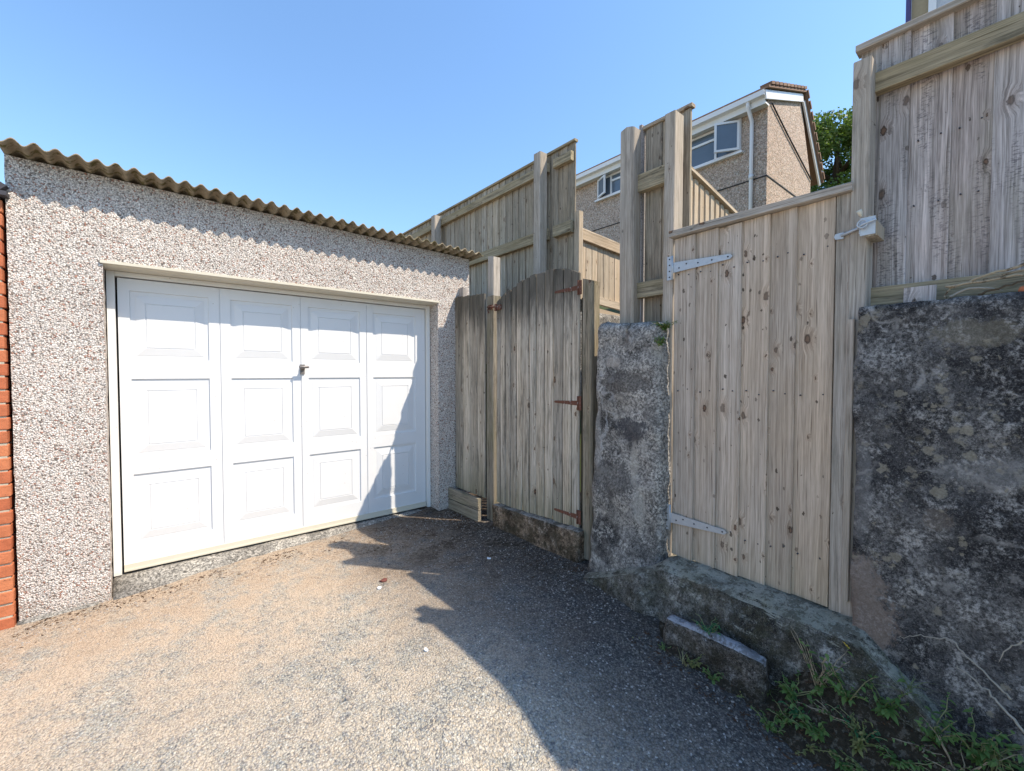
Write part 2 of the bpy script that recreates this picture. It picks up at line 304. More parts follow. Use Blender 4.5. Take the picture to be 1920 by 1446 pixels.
M['greytile'] = plain('grey_roof_tile', (0.42, 0.42, 0.41), 0.8, 0.2, 0, 14, 0.4, 0.004)
M['soffit'] = paint('white_soffit', (0.74, 0.73, 0.70), 0.5, 0.3, bump=0)
M['glass'] = plain('window_glass', (0.13, 0.165, 0.21), 0.04, 0.6, 0, 1.2, 0.5, 0.0)
M['curtain'] = plain('pale_net_curtain', (0.45, 0.47, 0.50), 0.9, 0.1, 0, 40, 0.5)
M['render'] = plain('beige_render', (0.42, 0.34, 0.22), 0.9, 0.2, 0, 30, 0.3)
M['purple'] = plain('dark_purple_pipe', (0.07, 0.05, 0.14), 0.4, 0.5)
M['bark'] = plain('bark', (0.10, 0.075, 0.05), 0.95, 0.1, 0, 30, 0.8, 0.02)
M['soil'] = plain('dark_soil', (0.040, 0.032, 0.022), 1.0, 0.1, 0, 75, 1.6, 0.016, (0.12, 0.10, 0.075), (0.52, 0.62))
M['garden'] = plain('garden_earth', (0.08, 0.075, 0.04), 1.0, 0.1, 0, 8, 1.0, 0.02, (0.06, 0.09, 0.03), (0.45, 0.6))
M['cable'] = plain('black_cable', (0.03, 0.03, 0.03), 0.7)
M['twig'] = plain('dry_twig', (0.33, 0.27, 0.19), 0.9, 0.1, 0, 60, 0.8, 0.002, (0.13, 0.10, 0.07), (0.5, 0.62))
M['root'] = plain('pale_dry_root', (0.33, 0.30, 0.25), 0.9, 0.1, 0, 60, 0.6, 0.002)
M['paper'] = plain('white_scrap', (0.75, 0.78, 0.82), 0.8)
M['stone'] = plain('loose_grit', (0.30, 0.27, 0.24), 0.95, 0.1, 0, 40, 0.8, 0.003)
M['mould'] = plain('brown_leaf_mould', (0.075, 0.045, 0.028), 0.95, 0.1, 0, 50, 1.0, 0.003, (0.16, 0.105, 0.06), (0.55, 0.66))
M['dryleaf'] = plain('bleached_leaf', (0.50, 0.42, 0.31), 0.9, 0.1, 0, 30, 0.5, 0.003)
M['redleaf'] = plain('crumpled_maroon_leaf', (0.14, 0.055, 0.045), 0.9, 0.1, 0, 30, 0.8, 0.003)
M['petal'] = plain('yellow_petal', (0.75, 0.50, 0.05), 0.8)

def leafmat(name, a, b, trans=0.25):
    q = NT(name, 0.55, 0.35)
    c = q.mix(q.rnd, a, b)
    c = q.scale_col(c, q.math('ADD', 0.65, q.math('MULTIPLY', q.noise(q.obj, 9, 2), 0.7)))
    q.out(c)
    tr = q.n('ShaderNodeBsdfTranslucent'); q.set(tr.inputs['Color'], q.mix(1.0, c, (1.2, 1.4, 0.6), 'MULTIPLY'))
    ms = q.n('ShaderNodeMixShader'); ms.inputs[0].default_value = trans
    q.t.links.new(q.b.outputs[0], ms.inputs[1]); q.t.links.new(tr.outputs[0], ms.inputs[2])
    q.t.links.new(ms.outputs[0], q.t.nodes['Material Output'].inputs['Surface'])
    return q.m
M['leaf'] = leafmat('weed_leaf', (0.085, 0.165, 0.04), (0.17, 0.26, 0.075))
M['leafblue'] = leafmat('herb_leaf', (0.04, 0.155, 0.065), (0.07, 0.20, 0.075))
M['leafy'] = leafmat('yellowing_leaf', (0.20, 0.22, 0.07), (0.30, 0.27, 0.10))
M['grassm'] = leafmat('grass_blade', (0.14, 0.19, 0.07), (0.33, 0.30, 0.16))
M['treeleaf'] = leafmat('tree_leaf', (0.065, 0.115, 0.025), (0.14, 0.20, 0.048), 0.32)

def brickmat():
    q = NT('orange_red_brick', 0.9, 0.2)
    off = q.comb(q.math('MULTIPLY', q.rnd, 37.0), q.math('MULTIPLY', q.rnd, 11.0), 0.0)
    p = q.vadd(q.obj, off)
    c = q.mix(q.rnd, (0.40, 0.115, 0.055), (0.52, 0.19, 0.09))
    n1 = q.noise(p, 22, 4, 0.65)
    c = q.scale_col(c, q.math('ADD', 0.62, q.math('MULTIPLY', n1, 0.76)))
    c = q.mix(q.math('MULTIPLY', q.step(q.noise(p, 60, 3, 0.7), 0.60, 0.72), 0.5), c, (0.16, 0.07, 0.05))
    return q.out(c, q.bump(q.noise(p, 90, 3, 0.7), 0.003, 0.9))
M['brick'] = brickmat()
M['mortar'] = plain('sandy_mortar', (0.42, 0.37, 0.29), 0.95, 0.1, 0, 70, 0.5, 0.004)

def groundmat():
    q = NT('worn_tarmac', 0.93, 0.2)
    o = q.obj; x = q.xyz(o)
    v = q.vor(q.vadd(o, q.vscale(q.noise(o, 60, 2, col=True), 0.012)), 120)
    c = q.xyz(v['Color'])
    agg = q.ramp(c[0], [(0.0, (0.078, 0.073, 0.070)), (0.30, (0.125, 0.118, 0.110)), (0.55, (0.19, 0.178, 0.162)), (0.74, (0.095, 0.092, 0.092)), (0.88, (0.25, 0.235, 0.21)), (0.975, (0.44, 0.43, 0.41))], 'CONSTANT')
    pale = q.ramp(c[0], [(0.0, (0.52, 0.475, 0.39)), (0.28, (0.62, 0.57, 0.475)), (0.52, (0.40, 0.39, 0.365)), (0.68, (0.55, 0.465, 0.355)), (0.82, (0.24, 0.235, 0.23)), (0.95, (0.72, 0.68, 0.59))], 'CONSTANT')
    gap = q.step(v['Distance'], 0.36, 0.70)
    big = q.noise(o, 1.1, 6, 0.65); med = q.noise(o, 4.3, 6, 0.7); m2 = q.noise(o, 14, 5, 0.72); fine = q.noise(o, 42, 5, 0.75); vf = q.noise(o, 150, 3, 0.75)
    # bleached, traffic-worn drive, sunlit tone painted in; damper right side painted darker for shade
    lit_wear = q.step(q.math('ADD', x[0], q.math('ADD', q.math('MULTIPLY', q.math('SUBTRACT', big, 0.5), 1.2), q.math('MULTIPLY', q.math('SUBTRACT', fine, 0.5), 0.6))), 1.95, 0.75)
    gpatch = q.step(q.math('ADD', q.math('MULTIPLY', med, 0.65), q.math('MULTIPLY', m2, 0.35)), 0.53, 0.42)
    pale = q.mix(q.math('MULTIPLY', gpatch, 0.6), pale, q.mix(1.0, pale, (0.80, 0.87, 0.93), 'MULTIPLY'))
    col = q.mix(q.math('MULTIPLY', lit_wear, 0.88), agg, pale)
    col = q.scale_col(col, q.math('ADD', 0.70, q.math('MULTIPLY', m2, 0.60)))
    # tan blown dust, thicker and ruddier towards the garage, lying between the chippings, painted darker on the shaded side
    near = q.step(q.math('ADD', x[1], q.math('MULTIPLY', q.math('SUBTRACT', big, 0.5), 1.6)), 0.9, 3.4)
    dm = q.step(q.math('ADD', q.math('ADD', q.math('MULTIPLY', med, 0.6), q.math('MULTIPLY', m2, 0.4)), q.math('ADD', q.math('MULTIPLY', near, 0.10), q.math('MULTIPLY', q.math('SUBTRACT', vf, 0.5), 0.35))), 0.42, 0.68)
    dm = q.math('MULTIPLY', dm, q.math('ADD', q.math('ADD', 0.15, q.math('MULTIPLY', near, 0.55)), q.math('MULTIPLY', lit_wear, q.math('SUBTRACT', 0.42, q.math('MULTIPLY', near, 0.22)))))
    dust = q.scale_col(q.mix(q.math('MULTIPLY', q.math('SUBTRACT', 1.0, lit_wear), 0.85), q.mix(near, (0.62, 0.53, 0.41), (0.58, 0.44, 0.315)), (0.21, 0.152, 0.105)), q.math('ADD', 0.38, q.math('ADD', q.math('MULTIPLY', fine, 0.7), q.math('MULTIPLY', vf, 0.55))))
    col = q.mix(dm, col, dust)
    col = q.mix(q.math('MULTIPLY', gap, q.math('SUBTRACT', 0.62, q.math('MULTIPLY', q.math('ADD', dm, lit_wear), 0.16))), col, q.mix(1.0, col, (0.36, 0.34, 0.33), 'MULTIPLY'))
    col = q.mix(q.math('MULTIPLY', q.step(vf, 0.42, 0.33), 0.7), col, (0.045, 0.042, 0.04))
    # dry moss and leaf mould gathered in the corner
    dist = q.math('ADD', q.math('MULTIPLY', q.math('SUBTRACT', 2.3, x[0]), 0.55), q.math('MULTIPLY', q.math('ABSOLUTE', q.math('SUBTRACT', x[1], 3.1)), 0.35))
    mo = q.math('MULTIPLY', q.step(q.math('ADD', q.math('MULTIPLY', med, 0.7), q.math('MULTIPLY', fine, 0.5)), 0.585, 0.70), q.step(dist, 1.0, 0.2))
    col = q.mix(q.math('MULTIPLY', mo, 0.8), col, (0.036, 0.026, 0.016))
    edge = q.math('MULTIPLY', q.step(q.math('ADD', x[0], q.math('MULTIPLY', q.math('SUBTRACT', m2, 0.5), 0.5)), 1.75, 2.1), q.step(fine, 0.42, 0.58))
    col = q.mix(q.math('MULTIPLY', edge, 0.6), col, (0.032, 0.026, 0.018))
    # brown debris line at the foot of the garage
    ln = q.math('MULTIPLY', q.step(q.math('ADD', x[1], q.math('MULTIPLY', q.math('SUBTRACT', med, 0.5), 1.6)), 2.95, 3.62), q.step(q.math('ADD', q.math('MULTIPLY', fine, 0.6), q.math('MULTIPLY', vf, 0.4)), 0.47, 0.60))
    col = q.mix(q.math('MULTIPLY', ln, 0.65), col, (0.085, 0.05, 0.03))
    h = q.math('ADD', q.math('SUBTRACT', 1.0, v['Distance']), q.math('ADD', fine, q.math('MULTIPLY', vf, 0.6)))
    nrm = q.bump(h, 0.008, 0.9, q.bump(m2, 0.015, 0.6))
    return q.out(col, nrm)
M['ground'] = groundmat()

# ------------------------------------------------------------------ object helpers
def tag(o, label=None, cat=None, group=None, kind=None):
    if label: o['label'] = label
    if cat: o['category'] = cat
    if group: o['group'] = group
    if kind: o['kind'] = kind
    return o
def thing(name, loc, label, cat, rz=0.0, group=None):
    o = bpy.data.objects.new(name, None); COL.objects.link(o)
    o.location = loc; o.rotation_euler = (0, 0, rz); o.empty_display_size = 0.1
    return tag(o, label, cat, group)
class MB:
    def __init__(s): s.v = []; s.f = []; s.sm = []
    def add(s, vs, fs, smooth=False):
        b = len(s.v); s.v += [tuple(v) for v in vs]; s.f += [tuple(b + i for i in f) for f in fs]; s.sm += [smooth] * len(fs)
    def box(s, x0, x1, y0, y1, z0, z1):
        s.add([(x0, y0, z0), (x1, y0, z0), (x1, y1, z0), (x0, y1, z0), (x0, y0, z1), (x1, y0, z1), (x1, y1, z1), (x0, y1, z1)],
              [(0, 3, 2, 1), (4, 5, 6, 7), (0, 1, 5, 4), (1, 2, 6, 5), (2, 3, 7, 6), (3, 0, 4, 7)])
    def prism(s, poly, axis, a0, a1):   # poly of 2D points extruded along axis ('x','y','z')
        n = len(poly)
        def P(p, a): return {'x': (a, p[0], p[1]), 'y': (p[0], a, p[1]), 'z': (p[0], p[1], a)}[axis]
        vs = [P(p, a0) for p in poly] + [P(p, a1) for p in poly]
        fs = [tuple(range(n)), tuple(range(2 * n - 1, n - 1, -1))] + [(i, i + n, (i + 1) % n + n, (i + 1) % n) for i in range(n)]
        s.add(vs, fs)
    def tube(s, pts, r, n=6, caps=True):
        pts = [Vector(p) for p in pts]; rs = r if isinstance(r, (list, tuple)) else [r] * len(pts)
        vs = []; fs = []
        for i, p in enumerate(pts):
            d = (pts[min(i + 1, len(pts) - 1)] - pts[max(i - 1, 0)]).normalized()
            a = d.orthogonal().normalized() if i == 0 else (a - d * a.dot(d)).normalized()
            b = d.cross(a)
            for k in range(n):
                t = 2 * pi * k / n; vs.append(p + (a * cos(t) + b * sin(t)) * rs[i])
        for i in range(len(pts) - 1):
            for k in range(n):
                fs.append((i * n + k, i * n + (k + 1) % n, (i + 1) * n + (k + 1) % n, (i + 1) * n + k))
        if caps: fs += [tuple(range(n - 1, -1, -1)), tuple(range((len(pts) - 1) * n, len(pts) * n))]
        s.add(vs, fs, True)
    def mesh(s, name, mat):
        me = bpy.data.meshes.new(name); me.from_pydata(s.v, [], s.f); me.materials.append(mat)
        bm = bmesh.new(); bm.from_mesh(me); bmesh.ops.recalc_face_normals(bm, faces=bm.faces); bm.to_mesh(me); bm.free()
        if any(s.sm): me.polygons.foreach_set('use_smooth', s.sm)
        me.update(); return me
    def build(s, name, mat, parent=None, loc=(0, 0, 0), rot=(0, 0, 0)):
        o = bpy.data.objects.new(name, s.mesh(name, mat)); COL.objects.link(o)
        o.location = loc; o.rotation_euler = rot
        if parent is not None: o.parent = parent
        return o
def inst(name, me, parent, loc=(0, 0, 0), rot=(0, 0, 0), scale=(1, 1, 1)):
    o = bpy.data.objects.new(name, me); COL.objects.link(o); o.location = loc; o.rotation_euler = rot; o.scale = scale
    if parent is not None: o.parent = parent
    return o

def plank(name, mat, parent, loc, w, t, L, rot=(0, 0, 0), rings=5, warp=0.002, bev=0.003, f0=0.0, f1=0.0, top=None, bot=None, tx=0.0, rough_end=0.0):
    """Board: width along local x, thickness along +y (front face at y=0), length along z. f0/f1 push the front face back at
    the two edges (feather edge). top(x)/bot(x) give the end height across the width."""
    b = min(bev, w * 0.3, t * 0.3)
    prof = [(b, f0), (w * 0.5, (f0 + f1) / 2 + random.uniform(-.5, .5) * warp), (w - b, f1), (w, f1 + b), (w, t - b), (w - b, t), (b, t), (0, t - b), (0, f0 + b)]
    n = len(prof); vs = []; fs = []
    ph = random.uniform(0, 50); tilt = random.uniform(-1, 1) * tx
    for i in range(rings + 1):
        u = i / rings
        for (x, y) in prof:
            z0 = bot(x) if bot else 0.0; z1 = top(x) if top else L
            if rough_end:
                z1 += mn.noise(Vector((x * 40, ph, 1))) * rough_end; z0 += mn.noise(Vector((x * 40, ph, 7))) * rough_end
            z = z0 + (z1 - z0) * u
            if i == rings and (y >= t - b or y <= b + max(f0, f1)): pass
            wx = mn.noise(Vector((ph, u * L * 1.3, 0))) * warp; wy = mn.noise(Vector((ph, u * L * 1.1, 9))) * warp * 1.6
            vs.append((x + wx + tilt * (u - .5), y + wy, z))
    fs.append(tuple(range(n))); fs.append(tuple(range((rings + 1) * n - 1, rings * n - 1, -1)))
    for i in range(rings):
        for k in range(n):
            fs.append((i * n + k, (i + 1) * n + k, (i + 1) * n + (k + 1) % n, i * n + (k + 1) % n))
    m = MB(); m.add(vs, fs)
    return m.build(name, mat, parent, loc, rot)
HR = (0, pi / 2, 0)                 # lay a plank flat along local x: width then runs down from loc
def rail(name, mat, parent, x0, x1, y, ztop, h, t, **k):
    return plank(name, mat, parent, (x0, y, ztop), h, t, x1 - x0, HR, rings=k.pop('rings', 6), warp=k.pop('warp', 0.003), **k)

def lumpy(name, mat, parent, x0, x1, y0, y1, z0, z1, seg=0.05, rad=0.04, amp=0.012, fq=5.0, fine=0.003, loc=(0, 0, 0), shape=None, seed=0.0):
    """Box with rounded edges and a rough cast surface."""
    m = MB(); faces = []
    nx = max(2, round((x1 - x0) / seg)); ny = max(2, round((y1 - y0) / seg)); nz = max(2, round((z1 - z0) / seg))
    idx = {}; vs = []
    def V(i, j, k):
        if (i, j, k) not in idx:
            idx[(i, j, k)] = len(vs)
            p = Vector((x0 + (x1 - x0) * i / nx, y0 + (y1 - y0) * j / ny, z0 + (z1 - z0) * k / nz))
            c = Vector((min(max(p.x, x0 + rad), x1 - rad), min(max(p.y, y0 + rad), y1 - rad), min(max(p.z, z0 + rad), z1 - rad)))
            d = p - c
            if d.length > 1e-6: p = c + d.normalized() * rad
            nn = d.normalized() if d.length > 1e-6 else Vector((0, 0, 0))
            q = p * fq + Vector((seed, seed * 2, 3))
            a = mn.noise(q) * amp + mn.noise(q * 3.1) * amp * 0.45 + mn.noise(q * 9.0) * fine
            p = p + nn * a
            if shape: p = shape(p)
            vs.append(p)
        return idx[(i, j, k)]
    for i in range(nx):
        for j in range(ny):
            faces.append((V(i, j, 0), V(i, j + 1, 0), V(i + 1, j + 1, 0), V(i + 1, j, 0))); faces.append((V(i, j, nz), V(i + 1, j, nz), V(i + 1, j + 1, nz), V(i, j + 1, nz)))
    for i in range(nx):
        for k in range(nz):
            faces.append((V(i, 0, k), V(i + 1, 0, k), V(i + 1, 0, k + 1), V(i, 0, k + 1))); faces.append((V(i, ny, k), V(i, ny, k + 1), V(i + 1, ny, k + 1), V(i + 1, ny, k)))
    for j in range(ny):
        for k in range(nz):
            faces.append((V(0, j, k), V(0, j, k + 1), V(0, j + 1, k + 1), V(0, j + 1, k))); faces.append((V(nx, j, k), V(nx, j + 1, k), V(nx, j + 1, k + 1), V(nx, j, k + 1)))
    m.add(vs, faces, True)
    return m.build(name, mat, parent, loc)

# ------------------------------------------------------------------ ground
def gz(x, y):
    z = -0.045 + 0.035 * (max(-6, min(x, 2.6)) - 1)
    if y < 1.5: z -= 0.16 * (1.5 - max(y, -1.5)) * min(1, (1.5 - y) / 0.3 + 0.0 if y > 1.2 else 1)
    return z
def gzn(x, y):
    return gz(x, y) + mn.noise(Vector((x * 1.3, y * 1.3, 0))) * 0.012 + mn.noise(Vector((x * 5, y * 5, 4))) * 0.005
def grid_sheet(xs, ys, zf):
    m = MB(); nx, ny = len(xs), len(ys)
    vs = [(x, y, zf(x, y)) for y in ys for x in xs]
    fs = [(j * nx + i, j * nx + i + 1, (j + 1) * nx + i + 1, (j + 1) * nx + i) for j in range(ny - 1) for i in range(nx - 1)]
    m.add(vs, fs, True); return m
def spaced(a, b, s, ext0, ext1):
    r = []; x = a
    while x <= b + 1e-6: r.append(x); x += s
    lo = []; st = s; x = a
    while x > ext0: st *= 1.7; x -= st; lo.append(max(x, ext0))
    hi = []; st = s; x = r[-1]
    while x < ext1: st *= 1.7; x += st; hi.append(min(x, ext1))
    return lo[::-1] + r + hi
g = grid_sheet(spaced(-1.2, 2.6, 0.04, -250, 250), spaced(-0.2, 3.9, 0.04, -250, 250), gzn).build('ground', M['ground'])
tag(g, kind='structure')
# raised gardens behind the retaining walls
def hill(x, y):
    z = 1.45
    if x > 4.5: z += min(3.0, (x - 4.5) * 0.42)
    if x > 22: z += (x - 22) * 0.12
    return z
xs = [2.72, 3.2, 4, 4.5, 6, 8, 10, 12, 14, 16, 20, 24, 30, 40, 60, 90]
ys = [-40, -20, -8, -4, -2, -1, 0, 0.44]
def garden(xs, ys, name):
    m = grid_sheet(xs, ys, hill)
    nx, ny = len(xs), len(ys)
    # skirt so that the bank is a solid mass
    for j in range(ny - 1):
        m.add([(xs[0], ys[j], hill(xs[0], ys[j])), (xs[0], ys[j + 1], hill(xs[0], ys[j + 1])), (xs[0], ys[j + 1], -1), (xs[0], ys[j], -1)], [(0, 1, 2, 3)])
    for jj in (0, ny - 1):
        for i in range(nx - 1):
            m.add([(xs[i], ys[jj], hill(xs[i], 0)), (xs[i + 1], ys[jj], hill(xs[i + 1], 0)), (xs[i + 1], ys[jj], -1), (xs[i], ys[jj], -1)], [(0, 1, 2, 3)])
    o = m.build(name, M['garden']); tag(o, kind='structure')
garden([2.72] + xs[1:], ys, 'garden_terrace')
garden([5.6] + xs[5:], [0.46, 1, 2, 3, 4, 6, 9, 14, 20, 30, 50], 'garden_terrace')
garden([3.47, 3.8, 4.2, 4.7, 5.58], [3.2, 4, 6, 8, 12, 20, 30, 50], 'garden_terrace')

# ------------------------------------------------------------------ garage
YW, YD = 3.68, 3.86
ga = thing('garage', (0, YW, 0), 'low pebbledashed garage with white panelled up-and-over door and wavy roof edge', 'garage')
GX0, GX1, GD = -0.60, 2.505, 5.0
OX0, OX1, OZ = -0.212, 2.142, 2.02
def rtop(x): return 2.545 - 0.0195 * (x + 0.6)
m = MB()
# front wall as an L-ring of solid pieces: left pier, right pier, head
T = 0.24
def hexa(x0, x1, y0, y1, z0, za, zb): # top slopes from za at x0 to zb at x1
    m.add([(x0, y0, z0), (x1, y0, z0), (x1, y1, z0), (x0, y1, z0), (x0, y0, za), (x1, y0, zb), (x1, y1, zb), (x0, y1, za)],
          [(0, 3, 2, 1), (4, 5, 6, 7), (0, 1, 5, 4), (1, 2, 6, 5), (2, 3, 7, 6), (3, 0, 4, 7)])
def arris(poly_x0, poly_x1, z0, z1a, z1b):
    hexa(poly_x0, poly_x1, 0, T, z0, z1a, z1b)
# one continuous front sheet with opening, subdivided and roughened so corners and arrises are not ruler-straight
def wall_front():
    step = 0.04
    xsn = [GX0 + i * (OX0 - GX0) / 9 for i in range(10)] + [OX0 + i * (OX1 - OX0) / 58 for i in range(1, 59)] + [OX1 + i * (GX1 - OX1) / 9 for i in range(1, 10)]
    zsn = [-0.25 + i * (OZ + 0.25) / 56 for i in range(57)] + [OZ + i * 0.53 / 13 for i in range(1, 14)]
    vid = {}; vs = []; fs = []
    def V(i, k, back=0):
        key = (i, k, back)
        if key not in vid:
            x, z = xsn[i], zsn[k]
            if z > OZ: z = OZ + (rtop(x) + 0.0 - OZ) * (z - OZ) / 0.53
            n = mn.noise(Vector((x * 7, z * 7, 2))) * 0.003 + mn.noise(Vector((x * 40, z * 40, 5))) * 0.0035
            jx = mn.noise(Vector((x * 30, z * 35, 8))) * 0.004; jz = mn.noise(Vector((x * 35, z * 30, 12))) * 0.004
            y = (T if back == 2 else (YD - YW + 0.04) if back == 1 else n)
            vid[key] = len(vs); vs.append((x + jx, y, z + jz))
        return vid[key]
    nx, nz = len(xsn) - 1, len(zsn) - 1
    i0, i1, k1 = 9, 67, 56
    for i in range(nx):
        for k in range(nz):
            if i0 <= i < i1 and k < k1: continue
            fs.append((V(i, k), V(i + 1, k), V(i + 1, k + 1), V(i, k + 1)))
            fs.append((V(i, k, 2), V(i, k + 1, 2), V(i + 1, k + 1, 2), V(i + 1, k, 2)))
    for k in range(k1):
        fs.append((V(i0, k), V(i0, k + 1), V(i0, k + 1, 2), V(i0, k, 2)))
        fs.append((V(i1, k), V(i1, k, 2), V(i1, k + 1, 2), V(i1, k + 1)))
    for i in range(i0, i1): fs.append((V(i, k1), V(i + 1, k1), V(i + 1, k1, 2), V(i, k1, 2)))
    for k in range(nz):
        fs.append((V(0, k), V(0, k, 2), V(0, k + 1, 2), V(0, k + 1))); fs.append((V(nx, k), V(nx, k + 1), V(nx, k + 1, 2), V(nx, k, 2)))
    for i in range(nx): fs.append((V(i, nz), V(i, nz, 2), V(i + 1, nz, 2), V(i + 1, nz)))
    mm = MB(); mm.add(vs, fs, False); return mm
wall_front().build('front_wall', M['dash'], ga)
m = MB(); m.box(GX0, GX0 + 0.2, T + 0.002, GD, -0.25, 2.44); m.build('side_wall', M['dash'], ga)
m = MB(); m.box(GX1 - 0.2, GX1, T + 0.002, GD, -0.25, 2.38); m.build('side_wall', M['dash'], ga)
m = MB(); m.box(GX0 + 0.202, GX1 - 0.202, GD - 0.2, GD, -0.25, 2.38); m.build('rear_wall', M['dash'], ga)
# plinth below the render, left pier
lumpy('plinth', M['apron'], ga, GX0 - 0.01, OX0 - 0.05, -0.022, 0.1, -0.30, -0.085, seg=0.03, rad=0.012, amp=0.008, fq=9)
lumpy('threshold', M['apron'], ga, OX0 + 0.002, OX1 - 0.004, -0.012, 0.26, -0.30, -0.012, seg=0.035, rad=0.02, amp=0.008, fq=6, fine=0.004,
      shape=lambda p: Vector((p.x, p.y - max(0, 0.02 - p.y) * (0.9 if p.z > -0.2 else 0.2), p.z - max(0, 0.12 - p.y) * (0.62 if p.z > -0.2 else 0))))
# corrugated roof
def corr(x0, x1, y0, y1, zf, pitch=0.083, amp=0.0155, th=0.0075, per=10):
    mm = MB(); n = int((x1 - x0) / pitch * per); ysn = [y0 + (y1 - y0) * j / 5 for j in range(6)]
    def z(x, y): return zf(x, y) + amp * cos(2 * pi * (x - x0 + 0.02) / pitch) + mn.noise(Vector((x * 9, y * 3, 1))) * 0.003
    vs = []; 
    for s_ in (0, 1):
        for y in ysn:
            for i in range(n + 1):
                x = x0 + (x1 - x0) * i / n; vs.append((x, y + mn.noise(Vector((x * 14, 3, s_))) * (0.006 if y == y0 else 0), z(x, y) + (th if s_ else 0)))
    fs = []; w = n + 1; off = 6 * w
    for j in range(5):
        for i in range(n):
            a = j * w + i
            fs.append((a, a + w, a + w + 1, a + 1)); fs.append((off + a, off + a + 1, off + a + w + 1, off + a + w))
    for i in range(n):
        fs.append((i, i + 1, off + i + 1, off + i)); a = 5 * w + i; fs.append((a + 1, a, off + a, off + a + 1))
    for j in range(5):
        a = j * w; fs.append((a + w, a, off + a, off + a + w)); a = j * w + n; fs.append((a, a + w, off + a + w, off + a))
    mm.add(vs, fs, True); return mm
corr(GX0 - 0.01, 2.575, -0.15, GD + 0.1, lambda x, y: 2.568 - 0.0195 * (x + 0.6) - 0.022 * (y + 0.15) + 0.003).build('corrugated_roof', M['roofsheet'], ga)
# head trim and frame
m = MB()
m.prism([(-0.012, OZ - 0.012), (-0.012, OZ + 0.004), (0.0, OZ + 0.007), (0.155, OZ - 0.001), (0.155, OZ - 0.024), (0.03, OZ - 0.022), (0.012, OZ - 0.014)], 'x', OX0 - 0.012, OX1 + 0.012)
m.build('lintel_trim', M['cream'], ga)
yd = YD - YW
for x0, x1 in ((OX0 + 0.006, -0.166), (2.104, OX1 - 0.006)):
    m = MB(); m.box(x0, x1, yd - 0.03, yd + 0.05, -0.005, 1.994); m.build('door_jamb', M['frame'], ga)
m = MB(); m.box(-0.166 + 0.001, 2.103, yd - 0.028, yd + 0.05, 1.965, 1.994); m.build('door_head', M['frame'], ga)
m = MB(); m.box(-0.18, 2.118, yd + 0.052, yd + 0.06, -0.02, 1.994); m.build('door_gap_shade', M['shadowgap'], ga)  # black sheet behind the leaf, paints the shade in the door gaps
# the up-and-over door
DX0, DX1, DZ0, DZ1 = -0.155, 2.096, 0.006, 1.958
colsx = [(-0.096, 0.336), (0.471, 0.894), (1.016, 1.446), (1.569, 1.993)]
rowsz = [(0.172, 0.648), (0.762, 1.292), (1.42, 1.88)]
seams = [0.404, 0.956, 1.508]
xb = [DX0]; 
gap = 0.0035
for i, (a, b) in enumerate(colsx):
    xb += [a, b]
    if i < 3: xb += [seams[i] - gap, seams[i] + gap]
xb.append(DX1)
zb = [DZ0]
for a, b in rowsz: zb += [a, b]
zb.append(DZ1)
m = MB(); vs = []; fs = []
vid = {}
def dv(x, z, y):
    k = (round(x, 4), round(z, 4), round(y, 4))
    if k not in vid: vid[k] = len(vs); vs.append((x, y, z))
    return vid[k]
ywav = 0.0
for i in range(len(xb) - 1):
    for k in range(len(zb) - 1):
        x0, x1, z0, z1 = xb[i], xb[i + 1], zb[k], zb[k + 1]
        inpanel = any(abs(a - x0) < 1e-4 for a, b in colsx) and k in (1, 3, 5)
        if inpanel: continue
        seam = x1 - x0 < 0.01
        y = 0.006 if seam else 0.0
        fs.append((dv(x0, z0, y), dv(x1, z0, y), dv(x1, z1, y), dv(x0, z1, y)))
        if seam:
            fs.append((dv(x0, z0, 0), dv(x0, z0, y), dv(x0, z1, y), dv(x0, z1, 0))); fs.append((dv(x1, z0, y), dv(x1, z0, 0), dv(x1, z1, 0), dv(x1, z1, y)))
# edges back
for (x0, x1) in ((DX0, DX0), (DX1, DX1)):
    fs.append((dv(x0, DZ0, 0), dv(x0, DZ1, 0), dv(x0, DZ1, 0.04), dv(x0, DZ0, 0.04)))
for z in (DZ0, DZ1): fs.append((dv(DX0, z, 0), dv(DX1, z, 0), dv(DX1, z, 0.04), dv(DX0, z, 0.04)))
m.add(vs, fs)
door = m.build('garage_door', M['white'], ga, (0, yd, 0))
def panel_mesh(w, h):
    mm = MB()
    ins = [(0.0, 0.0), (0.0015, 0.009), (0.028, 0.009), (0.032, 0.0075), (0.078, 0.0005), (0.080, 0.005), (0.0835, 0.005), (0.085, 0.001)]
    vs = []; fs = []
    for d, y in ins: vs += [(d, y, d), (w - d, y, d), (w - d, y, h - d), (d, y, h - d)]
    for i in range(len(ins) - 1):
        for k in range(4): fs.append((i * 4 + k, i * 4 + (k + 1) % 4, (i + 1) * 4 + (k + 1) % 4, (i + 1) * 4 + k))
    l = (len(ins) - 1) * 4; fs.append((l, l + 1, l + 2, l + 3))
    mm.add(vs, fs); return mm
for a, b in colsx:
    for c, d in rowsz: panel_mesh(b - a, d - c).build('panel', M['panel'], door, (a, 0, c))
m = MB(); m.box(DX0, DX1, -0.010, 0.004, 0.000, 0.046); m.box(DX0, DX1, -0.016, -0.010, 0.000, 0.012)
m.build('weather_bar', M['cream'], door, (0, 0, 0.004))
m = MB()
m.tube([(0, 0, 0), (0, -0.016, 0)], [0.020, 0.018], 14); m.tube([(0, -0.014, 0.002), (0, -0.05, 0.006)], [0.0095, 0.0085], 10)
m.tube([(-0.036, -0.052, 0.008), (-0.03, -0.055, 0.009), (0.03, -0.055, 0.009), (0.036, -0.052, 0.008)], [0.007, 0.010, 0.010, 0.007], 10)
m.prism([(-0.016, -0.05), (0.016, -0.05), (0.018, 0.03), (-0.018, 0.03)], 'y', -0.006, 0.002)
